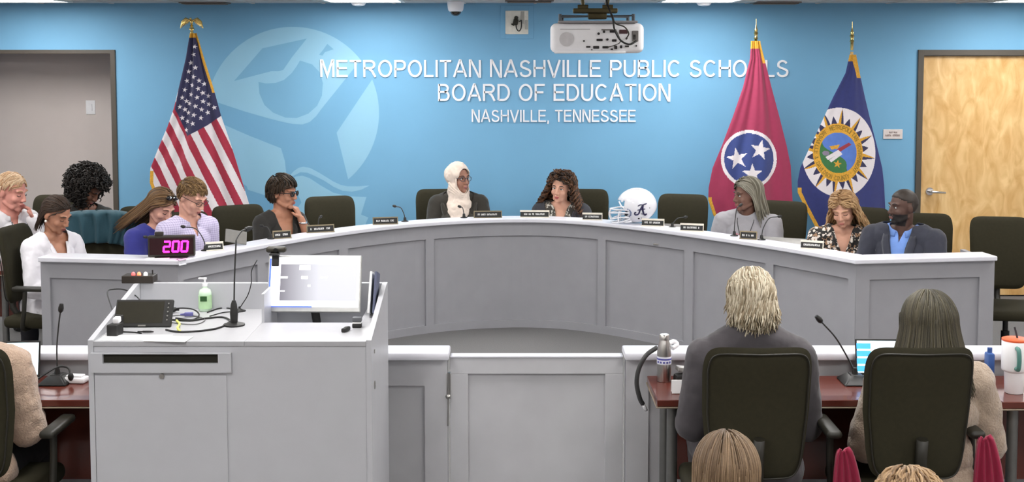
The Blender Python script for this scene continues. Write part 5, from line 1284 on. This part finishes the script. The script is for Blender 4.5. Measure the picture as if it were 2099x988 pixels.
M_wj = clothmat('white_jacket_cloth', (236, 234, 240)); M_bk = clothmat('black_knit', (34, 32, 28)); M_blz = clothmat('black_brown_blazer', (40, 36, 28)); M_nblue = clothmat('royal_blue_cloth', (46, 50, 132)); M_navyj = clothmat('dark_navy_suit', (48, 50, 62)); M_char = clothmat('charcoal_jacket', (46, 46, 52))
M_gs = clothmat('grey_suit', (72, 68, 72)); M_tan = mat('tan_knit', (170, 152, 134), .95, var=.10, vscale=90, bump=.6, bscale=130, sheen=.3); M_gtop = clothmat('heather_grey_jersey', (150, 148, 152)); M_bsh = clothmat('light_blue_shirt', (110, 146, 212)); M_wsh = clothmat('white_shirt_cloth', (228, 226, 230))
def plaid(name, base, line, sc=70):
    m = clothmat(name, base); nt, pb = nodes_of(m); tc = nt.nodes.new('ShaderNodeTexCoord'); sp_ = nt.nodes.new('ShaderNodeSeparateXYZ'); nt.links.new(tc.outputs['Object'], sp_.inputs['Vector']); outs = []
    for ax in ('X', 'Z', 'Y'):
        a = nt.nodes.new('ShaderNodeMath'); a.operation = 'MULTIPLY'; a.inputs[1].default_value = sc; nt.links.new(sp_.outputs[ax], a.inputs[0]); f = nt.nodes.new('ShaderNodeMath'); f.operation = 'FRACT'; nt.links.new(a.outputs[0], f.inputs[0])
        l = nt.nodes.new('ShaderNodeMath'); l.operation = 'LESS_THAN'; l.inputs[1].default_value = .28; nt.links.new(f.outputs[0], l.inputs[0]); outs.append(l)
    s1 = nt.nodes.new('ShaderNodeMath'); s1.operation = 'ADD'; nt.links.new(outs[0].outputs[0], s1.inputs[0]); nt.links.new(outs[1].outputs[0], s1.inputs[1]); s2 = nt.nodes.new('ShaderNodeMath'); s2.operation = 'MULTIPLY'; s2.inputs[1].default_value = .42; nt.links.new(s1.outputs[0], s2.inputs[0])
    mx = nt.nodes.new('ShaderNodeMix'); mx.data_type = 'RGBA'; mx.inputs[6].default_value = (*lin(base), 1); mx.inputs[7].default_value = (*lin(line), 1); nt.links.new(s2.outputs[0], mx.inputs[0]); nt.links.new(mx.outputs[2], pb.inputs['Base Color']); return m
M_pl = plaid('lilac_plaid_cloth', (206, 198, 224), (130, 120, 168))
def blotch(name, cols, sc):
    m = clothmat(name, cols[0]); nt, pb = nodes_of(m); tc = nt.nodes.new('ShaderNodeTexCoord'); v = nt.nodes.new('ShaderNodeTexVoronoi'); v.inputs['Scale'].default_value = sc; n = nt.nodes.new('ShaderNodeTexNoise'); n.inputs['Scale'].default_value = sc * .8
    ad = nt.nodes.new('ShaderNodeVectorMath'); ad.operation = 'ADD'; sc_ = nt.nodes.new('ShaderNodeVectorMath'); sc_.operation = 'SCALE'; sc_.inputs['Scale'].default_value = .03
    nt.links.new(tc.outputs['Object'], n.inputs['Vector']); nt.links.new(n.outputs['Color'], sc_.inputs[0]); nt.links.new(tc.outputs['Object'], ad.inputs[0]); nt.links.new(sc_.outputs[0], ad.inputs[1]); nt.links.new(ad.outputs[0], v.inputs['Vector'])
    sep = nt.nodes.new('ShaderNodeSeparateColor'); nt.links.new(v.outputs['Color'], sep.inputs[0]); cr = nt.nodes.new('ShaderNodeValToRGB'); cr.color_ramp.interpolation = 'CONSTANT'
    el = cr.color_ramp.elements; el[0].color = (*lin(cols[0]), 1); el[1].position = .45; el[1].color = (*lin(cols[1]), 1)
    for p_, c_ in ((.72, cols[2]), (.88, cols[0])): e = el.new(p_); e.color = (*lin(c_), 1)
    nt.links.new(sep.outputs[0], cr.inputs['Fac']); nt.links.new(cr.outputs['Color'], pb.inputs['Base Color']); return m
M_flo = blotch('black_cream_print_cloth', [(30, 28, 28), (216, 206, 196), (150, 118, 92)], 62)
# ---- 1 blond older man, far left, cheek on hand
def ex1(t, HP, S, HM, P):
    collar(t, S, M_wsh, .070, .478, .036, 24)
    b = BM(); tube(b, [S(-.06, -.11, .47), S(-.05, -.135, .36), S(-.03, -.135, .24)], .003, 6); tube(b, [S(.06, -.11, .47), S(.06, -.14, .36)], .003, 6); obj('lanyard', b, M_cable, t)
person('older man with short blond-grey hair in a white shirt resting his cheek on his hand', (24, 393), 9.02, 62, 74, 14, 0, 10, SK_ruddy, mat('lips_pinkish', (170, 96, 90), .5), mat('brow_blond', (176, 140, 100), .7), 'down', build=1.03, bw=1.12, hs=1.12,
    top=dict(mat=M_wsh, name='shirt', disp=.014, v=.40, vk=.5), pants=mat('dark_trousers', (44, 44, 50), .8), arms={'R': ((.20, -.24, .24), (.10, -.215, .455), (-.25, .25, 1), (.9, -.6, 0), 1.0)},
    hair=hair_simple('short', 420, .045, 11, r0=.0035, lift=.001, off_jit=.005, part=.03), hm=hairmat('blond_grey', (190, 150, 112), (222, 200, 170)), extras=ex1)
# ---- 2 woman in white jacket
def bun(seed, n, L, **kw):
    base = hair_simple('short', n, L, seed, **kw)
    def f(b):
        base(b); rng = random.Random(seed + 1)
        sph(b, (0, .100, -.040), (.036, .030, .034))
        for k in range(26):
            a = rng.uniform(0, 6.28); pts = [Vector((0, .100, -.040)) + Vector((math.cos(a + i * .5) * .034, .004 + .010 * math.sin(i), math.sin(a + i * .5) * .033)) for i in range(7)]; tube(b, pts, .0045, 5)
    return f
sleek = lambda n: Vector((n.x * .2, 1.5, .05))
def ex2(t, HP, S, HM, P):
    b = BM(); sph(b, HP(.080, .004, -.040), .0085); obj('earring', b, M_pearl, t, 180)
    b = BM(); sph(b, HP(-.080, .004, -.040), .0085); obj('earring', b, M_pearl, t, 180); lapels(t, S, M_wj, .26, .30, .47, .03, -.125)
person('woman in a white jacket with dark hair tied back and pearl earring, looking down', (116, 440), 8.38, 58, 68, 24, 0, 8, SK_tan, None, None, 'down', fem=True, build=.98, bw=.98,
    top=dict(mat=M_wj, name='jacket', infl=.02, disp=.016, v=.20, vk=.26, ow=.07), pants=clothmat('white_trousers', (226, 224, 230)), hair=bun(21, 700, .16, r0=.0035, lift=.002, off_jit=.004, flow=sleek), hm=hairmat('dark_brown_sleek', (44, 32, 24), (66, 48, 36)), extras=ex2)
# ---- 3 curly black hair bending
person('person in black with a large mass of black curly hair bending forward', (180, 386), 9.42, 40, 78, 40, 0, 16, SK_brown, None, None, 'down', fem=True, build=1.04,
    top=dict(mat=M_bk, disp=.014), hair=afro(31, 1800, .160, .170, .165, (0, .02, .03), .0045, -.62, .014), hm=hairmat('black_curly', (22, 19, 17), (38, 32, 28)))
# ---- 4 woman in blue with sunglasses on head
def ex4(t, HP, S, HM, P):
    b = BM()
    for sg in (-1, 1): sph(b, HP(sg * .030, -.060, .112), (.027, .012, .016), HM.to_3x3().to_4x4() @ rotm(-40))
    tube(b, [HP(-.01, -.068, .12), HP(.01, -.068, .12)], .003, 6); obj('sunglasses', b, mat('black_gloss_frame', (18, 18, 20), .08), t, 60)
    b = BM()
    for x in (-.03, .0, .032): sph(b, HP(x, -.070, .119), (.009, .005, .006), HM.to_3x3().to_4x4())
    obj('sunglasses_sparkle', b, M_chrome, t, 60)
lng = lambda n: Vector((n.x * 1.0, .55, -.9 if n.z < .6 else -.1))
person('woman in a royal blue top with long brown hair and sunglasses on her head', (330, 424), 8.72, 50, 58, 30, 4, 14, SK_pale, None, mat('brow_brown', (90, 64, 48), .7), 'down', fem=True, build=.97, bw=1.06,
    top=dict(mat=M_nblue, name='blouse', sleeve='half', infl=.016, disp=.014, ow=.08), hair=hair_simple('long', 620, .36, 41, r0=.0048, lift=.003, off_jit=.010, flow=lng, grav=Vector((0, .42, -1)).normalized(), fan=.12), hm=hairmat('long_brown', (78, 58, 40), (128, 98, 66), 60), extras=ex4)
# ---- 5 plaid man
comb = lambda n: Vector((.35, -.6 if n.z > .3 else .5, .1 if n.z > .3 else -1))
def ex5(t, HP, S, HM, P): collar(t, S, M_pl, .068, .480, .036, 24)
person('man in a lilac plaid shirt with short brown hair and glasses, looking down', (394, 404), 8.40, 52, 64, 26, 0, 8, SK_pale, mat('lips_pinkish', (170, 96, 90), .5), mat('brow_brown', (90, 64, 48), .7), 'down', build=1.0, bw=1.02, kneey=-.28, arms={'L': ((-.21, -.02, .18), (-.10, -.16, .15)), 'R': ((.21, -.02, .18), (.08, -.14, .15))},
    top=dict(mat=M_pl, name='shirt', disp=.014, v=.40, vk=.4, infl=.014), glasses=(mat('tortoise_frame', (60, 44, 40), .3), False), hair=hair_simple('short', 900, .034, 51, r0=.0030, lift=.002, off_jit=.009, flow=comb), hm=hairmat('sandy_brown', (92, 68, 42), (146, 116, 76)), extras=ex5)
# ---- 6 woman in black, hand at neck
def ex6(t, HP, S, HM, P):
    b = BM(); sph(b, HP(.082, .004, -.044), .007); obj('earring', b, M_pearl, t, 180)
    q = P + Vector((.125, -.205, .415)); b = BM(); tube(b, [q + Vector((.030 * math.cos(a), .030 * math.sin(a), .006 * math.sin(a))) for a in [2 * math.pi * i / 18 for i in range(18)]], .007, 8, closed=True); obj('wristwatch', b, M_chrome, t)
pix = lambda n: Vector((.2, -.5 if n.z > .55 else .3, -.5))
person('woman in a black top with short dark hair and black glasses touching her neck', (580, 395), 9.12, 48, 72, 4, 0, 14, SK_tan, None, None, None, fem=True, build=1.0, bw=1.0,
    top=dict(mat=M_bk, disp=.012, v=.24, vk=.30, sleeve='threeq', ow=.078), kneey=-.20, arms={'R': ((.20, -.24, .20), (.115, -.20, .44), (-.3, .35, 1), (.6, -1, 0), .8), 'L': ((-.24, -.20, .16), (-.10, -.36, .20))},
    glasses=(mat('black_gloss_frame', (18, 18, 20), .08), True), hair=hair_simple('short', 620, .065, 61, r0=.0042, lift=.006, off_jit=.016, flow=pix), hm=hairmat('espresso_pixie', (34, 26, 18), (64, 46, 30)), extras=ex6)
# ---- 7 headscarf
def hijab(t, HP, S, HM, P):
    Mh = clothmat('cream_scarf_cloth', (216, 200, 186)); prims = [('e', HM @ Vector((0, .018, .030)), (.098, .114, .110), HM.to_3x3().to_4x4()), ('e', HM @ Vector((0, .0, -.045)), (.080, .088, .090), HM.to_3x3().to_4x4()),
        ('c', HM @ Vector((0, .005, -.06)), .088, S(0, -.01, .455), .100), ('e', S(0, -.02, .43), (.118, .110, .07), None), ('e', S(-.01, -.075, .33), (.092, .090, .18), None), ('c', S(-.05, -.10, .40), .035, S(-.06, -.135, .16), .035), ('c', S(.02, -.12, .40), .03, S(.0, -.15, .16), .035), ('c', S(.055, -.09, .40), .022, S(.05, -.13, .18), .03)]
    m_ = soup(prims, .006, 3, .030, 0); HI = HM.inverted()
    def pred(c):
        q = HI @ c; return q.y < -.035 and (q.x / .064) ** 2 + ((q.z + .014) / .102) ** 2 < 1
    cut_garment(m_, pred); o = obj('headscarf', m_, Mh, t); md = o.modifiers.new('s', 'SOLIDIFY'); md.thickness = .004
    b = BM()
    for zz, dx in ((.03, 0), (-.0, .006), (-.03, .0)):
        tube(b, crom([HP(-.086, .02, -.06 + zz), HP(-.07, -.04, -.10 + zz * .6), HP(-.02, -.075, -.145 + zz * .5), HP(.04, -.06, -.13 + zz * .5)], 6), .009, 8)
    pts = [HM @ Vector(((.066) * math.cos(a), -.066 + .02 * abs(math.cos(a)) + .0 * a, -.014 + .104 * math.sin(a))) for a in [2 * math.pi * i / 40 for i in range(40)]]
    tube(b, pts, .0075, 8, closed=True)
    obj('scarf_fold', b, Mh, t, 180); lapels(t, S, M_blz, .10, .34, .46, .035, -.14)
    b = BM(); tube(b, [pt + (HM.to_3x3() @ Vector((0, -.004, 0))) - (HM @ Vector((0, -.066, -.012)) - HM @ Vector((0, -.066, -.012))) for pt in [HM @ Vector((.056 * math.cos(a), -.068 + .02 * abs(math.cos(a)), -.010 + .093 * math.sin(a))) for a in [math.pi * i / 20 for i in range(21)]]], .004, 6); obj('underscarf', b, mat('brown_underscarf', (92, 58, 44), .8), t)
person('person in a cream white headscarf and dark blazer with glasses, talking', (940, 366), 10.32, 6, 42, 0, 0, 4, SK_mb, mat('lips_mauve', (150, 96, 92), .5), None, 'open', fem=True, build=.98, bw=1.06, top=dict(mat=M_blz, name='blouse', disp=.01), jacket=dict(mat=M_blz, disp=.012, v=.10, vk=.30, ow=.075), glasses=(mat('thin_dark_frame', (50, 50, 64), .3), False, 1), extras=hijab)
# ---- 8 long curls
def ex8(t, HP, S, HM, P): lapels(t, S, M_char, .12, .30, .46, .035, -.14)
person('smiling woman with long dark brown curls in a charcoal jacket', (1150, 385), 10.32, -8, -22, 4, 6, 6, SK_med, mat('lips_rose_bright', (170, 84, 84), .4), None, 'open', fem=True, build=.95, bw=1.05,
    top=dict(mat=blotch('grey_print_cloth', [(60, 56, 50), (190, 186, 176), (120, 112, 100)], 60), disp=.01, ow=.08, v=.30, vk=.3), jacket=dict(mat=M_char, disp=.012, v=.10, vk=.34, ow=.095), hair=hair_simple('long', 760, .34, 81, r0=.0042, lift=.008, off_jit=.024, curl=.0165, cfreq=105, fan=.42, part=-.02, spread=.020), hm=hairmat('dark_brown_curls', (34, 22, 15), (112, 76, 50), 70), extras=ex8)
# ---- 9 grey-haired woman looking left
def ex9(t, HP, S, HM, P):
    def on(x, z): q = S(x, 0, z); return Vector((q.x, surf_y(t, 'sweatshirt', q.x, q.z) - .007, q.z))
    b = BM(); tube(b, [S(-.055, -.04, .505)] + [on(-.055 + k * .008, .46 - k * .03) for k in range(8)], .0028, 6); tube(b, [S(.055, -.04, .505)] + [on(.055 - k * .007, .46 - k * .03) for k in range(8)], .0028, 6); obj('lanyard', b, M_cable, t)
    Mp = mat('rose_print', (206, 100, 120), .7); rng = random.Random(4); b = BM()
    for row, (z, x0, x1, h) in enumerate(((.385, -.01, .08, .014), (.362, -.06, .09, .018), (.335, -.10, .10, .020), (.305, -.10, .10, .022))):
        x = x0
        while x < x1:
            wd = rng.uniform(.006, .014); p = on(x, z); box(b, p + Vector((0, .005, 0)), (wd, .005, h * rng.uniform(.6, 1)), rotm(0, rng.uniform(-8, 8), 0)); x += wd + .003
    obj('shirt_print', b, Mp, t)
    b = BM(); tube(b, [S(.058 * math.cos(a), .005 + .056 * math.sin(a), .503 - .028 * max(0, -math.sin(a))) for a in [2 * math.pi * i / 24 for i in range(24)]], .006, 8, closed=True); obj('neck_band', b, M_wsh, t)
bob_l = lambda n: Vector((n.x * 1.0, .35, -.8))
person('grey-haired woman in a heather grey top with pink print, looking left', (1531, 400), 9.32, -22, -72, 4, 0, 8, skin('brown_b', (112, 78, 64)), None, None, 'open', fem=True, build=.99, bw=1.12,
    top=dict(mat=M_gtop, name='sweatshirt', disp=.014, infl=.018, ow=.062, ncz=.505), hair=hair_simple('long', 640, .23, 91, r0=.0052, lift=.006, off_jit=.014, fan=.25, flow=bob_l), hm=hairmat('ash_grey', (84, 78, 64), (150, 146, 132), 60), extras=ex9)
# ---- 10 blond woman patterned blouse
def ex10(t, HP, S, HM, P):
    b = BM()
    for sg in (-1, 1): tube(b, crom([S(sg * .02, -.125, .34), S(sg * .035, -.12, .40), S(sg * .06, -.09, .46), S(sg * .065, -.03, .49)], 5), .012, 8)
    for k in range(9): sph(b, S(math.sin(k * 1.3) * .012, -.14, .35 - .02 * k), (.014, .010, .014))
    obj('ruffle', b, M_flo, t, 180)
person('woman with wavy blond hair in a black and cream patterned blouse, smiling down', (1729, 430), 8.98, -12, -28, 20, -4, 8, SK_med, mat('lips_soft_pink', (196, 120, 110), .4), mat('brow_blond', (176, 140, 100), .7), 'down', fem=True, build=.98, bw=1.08,
    top=dict(mat=M_flo, name='blouse', disp=.016, infl=.018, v=.30, vk=.30, ow=.072), hair=hair_simple('long', 620, .29, 101, r0=.0055, lift=.006, off_jit=.014, curl=.007, cfreq=48, fan=.42, part=.0), hm=hairmat('honey_blond', (142, 106, 70), (200, 166, 122), 60), extras=ex10)
# ---- 11 bearded man
def ex11(t, HP, S, HM, P):
    collar(t, S, M_bsh, .072, .478, .040, 22); lapels(t, S, M_navyj, .16, .22, .47, .04, -.15); b = BM(); sph(b, S(.115, -.128, .36), (.006, .004, .006)); obj('lapel_pin', b, M_gold, t, 180)
person('bearded man in a dark navy suit and light blue shirt looking left', (1850, 425), 8.58, -34, -72, 0, 0, 4, SK_dark, mat('lips_brown', (110, 70, 64), .5), None, 'open', build=1.0, bw=1.2, beard=mat('black_beard', (26, 20, 18), .8, var=.3, vscale=200), top=dict(mat=M_bsh, name='shirt', disp=.008, v=.42, vk=.3), jacket=dict(mat=M_navyj, disp=.012, v=.16, vk=.22, ow=.084), pants=M_navyj,
    hair=hair_simple('short', 500, .012, 111, r0=.0028, lift=.001, off_jit=.003), hm=hairmat('cropped_black_grey', (34, 28, 24), (66, 58, 52), 120), extras=ex11)
# ---- 12 suited man back view
wav = lambda n: Vector((n.x * .25, 1.0, -.55 if n.z > 0 else -1))
def ex12(t, HP, S, HM, P): collar(t, S, M_gs, .074, .478, .032, 20, 'jacket_collar')
person('white-haired man in a dark grey suit seated with his back to the room', (1538, 615), 5.03, 180, 186, 4, 0, 8, SK_ruddy, None, mat('brow_blond', (176, 140, 100), .7), 'open', build=1.04, bw=1.04, hs=.95, top=dict(mat=M_wsh, name='shirt', disp=.008), jacket=dict(mat=M_gs, disp=.014, infl=.026, v=.10, vk=.25, ow=.076, ncz=.545), pants=M_gs,
    arms={'L': ((-.225, -.08, .17), (-.14, -.28, .26)), 'R': ((.225, -.08, .17), (.14, -.28, .26))},
    hair=hair_simple('back', 2400, .118, 121, r0=.0036, lift=.004, off_jit=.016, flow=wav, curl=.0055, cfreq=70, fan=.35), hm=hairmat('silver_blond', (150, 134, 108), (222, 212, 190), 55), extras=ex12)
# ---- 13 dark bob back view
bobf = lambda n: Vector((n.x * .9, .5, -.8))
person('woman with a smooth dark bob in a tan knit top, seen from behind', (1903, 672), 4.98, 180, 178, 6, 0, 6, SK_tan, None, None, 'open', fem=True, build=.98, bw=1.08, top=dict(mat=M_tan, name='sweater', disp=.024, infl=.024, ow=.07),
    arms={'L': ((-.245, -.06, .17), (-.15, -.28, .24)), 'R': ((.245, -.06, .17), (.15, -.28, .24))},
    hair=hair_simple('back', 2800, .25, 131, r0=.0032, lift=.010, off_jit=.014, flow=bobf, fan=.30, minlen=.92), hm=hairmat('dark_bob', (50, 46, 34), (82, 76, 58), 60), hs=1.06)
# ---- 14 tan person at left edge
person('person in a tan top cut off by the left picture edge, seen from behind', (-74, 640), 4.98, 180, 175, 6, 0, 6, SK_tan, None, None, 'open', fem=True, build=.98, bw=1.2, top=dict(mat=mat('pale_tan_knit', (186, 160, 140), .95, var=.10, vscale=90, bump=.6, bscale=130, sheen=.3), name='sweater', disp=.024, infl=.024),
    arms={'L': ((-.245, -.06, .17), (-.15, -.28, .24)), 'R': ((.245, -.06, .17), (.15, -.28, .24))},
    hair=hair_simple('back', 500, .2, 141, r0=.0055, lift=.006, flow=bobf), hm=hairmat('dark_bob', (50, 46, 34), (82, 76, 58), 60))
# ---- 15, 16 audience heads
person('brown-haired audience member at the bottom, only the top of the head showing', (1488, 982), 3.42, 180, 176, 8, 0, 8, SK_med, None, None, 'open', fem=True, build=.95, bw=1.0, top=dict(mat=M_bk, disp=.012), hair=hair_simple('back', 2600, .16, 151, r0=.0026, lift=.002, off_jit=.012, flow=bobf), hm=hairmat('light_brown_grey', (92, 72, 52), (142, 118, 92), 60))
person('audience member with curly light brown hair at the bottom right, head top only', (1864, 1066), 3.2, 180, 182, 8, 0, 8, SK_med, None, None, 'open', fem=True, build=.95, bw=1.0, top=dict(mat=M_bk, disp=.012), hair=hair_simple('back', 1600, .14, 161, r0=.0038, lift=.004, off_jit=.016, flow=bobf, curl=.007, cfreq=80), hm=hairmat('curly_golden_brown', (110, 84, 58), (170, 140, 104), 60))

# ---- teal jacket draped over the chair back
tc_ = at(198, 470, Y=8.95); b = BM(); n, m = 40, 50; V = []
for j in range(m + 1):
    row = []
    for i in range(n + 1):
        u = i / n - .5; v = j / m
        hw = .245 + .03 * math.sin(v * 5) + .05 * v
        s_ = (v - .42) * .62                                           # arc length over the top edge
        y = -.035 * math.cos(min(1, max(-1, s_ / .05)) * math.pi / 2) if abs(s_) < .05 else 0
        if abs(s_) < .05: yy = s_; zz = .02 * math.cos(s_ / .05 * math.pi / 2)
        else: yy = math.copysign(.05 + .01 * math.sin(u * 30 + v * 5), s_); zz = -(abs(s_) - .05)
        fo = .012 * math.sin(u * 38 + math.sin(v * 9) * 1.5) + .008 * math.sin(u * 71 + v * 11)
        row.append(b.verts.new((u * 2 * hw + .02 * math.sin(v * 7), yy * (1 + .5 * abs(u)) + (fo if s_ > 0 else fo) * (1 if s_ > 0 else -1), 1.035 + zz - .05 * (abs(u) * 2) ** 3)))
    V.append(row)
for j in range(m):
    for i in range(n): b.faces.new((V[j][i], V[j][i + 1], V[j + 1][i + 1], V[j + 1][i]))
o = obj('draped_jacket', b, clothmat('teal_denim_cloth', (42, 78, 90)), None, 180, loc=(tc_.x, 8.95, -.022), rot=(0, 0, R(8))); md = o.modifiers.new('s', 'SOLIDIFY'); md.thickness = .008; tag(o, 'teal jacket draped over the back of a black chair', 'jacket')
# ---- red coat hanging at the chair of the dark-bob woman
cr_ = clothmat('raspberry_coat_cloth', (150, 26, 62)); 
for px, lab in ((2030, 'raspberry red coat end hanging right of the dark-bob woman chair'), (1728, 'raspberry red coat end hanging left of the dark-bob woman chair')):
    b = BM(); V = []; top_ = at(px - 12 if px > 2000 else px, 903 if px > 2000 else 928, Y=4.75); 
    for j in range(25):
        v = j / 24; row = []
        for i in range(17):
            u = i / 16 - .5; w_ = .014 + .062 * v ** .55; row.append(b.verts.new((u * w_ * 2 + .035 * v, .022 * math.sin(u * 20 + v * 3) * (.3 + v), -.42 * v - .012 * math.cos(u * 3.1) * (1 - v) + .02 * u * u + .012)))
        V.append(row)
    for j in range(24):
        for i in range(16): b.faces.new((V[j][i], V[j][i + 1], V[j + 1][i + 1], V[j + 1][i]))
    o = obj('red_coat', b, cr_, None, 180, loc=top_); md = o.modifiers.new('s', 'SOLIDIFY'); md.thickness = .014; tag(o, lab, 'coat')
w = bpy.data.worlds.new('world'); scene.world = w; w.use_nodes = True
w.node_tree.nodes['Background'].inputs['Color'].default_value = (.5, .55, .6, 1); w.node_tree.nodes['Background'].inputs['Strength'].default_value = .05
vs = scene.view_settings; vs.view_transform = 'Standard'; vs.look = 'None'; vs.gamma = 1; vs.use_curve_mapping = False; vs.exposure = 0.97
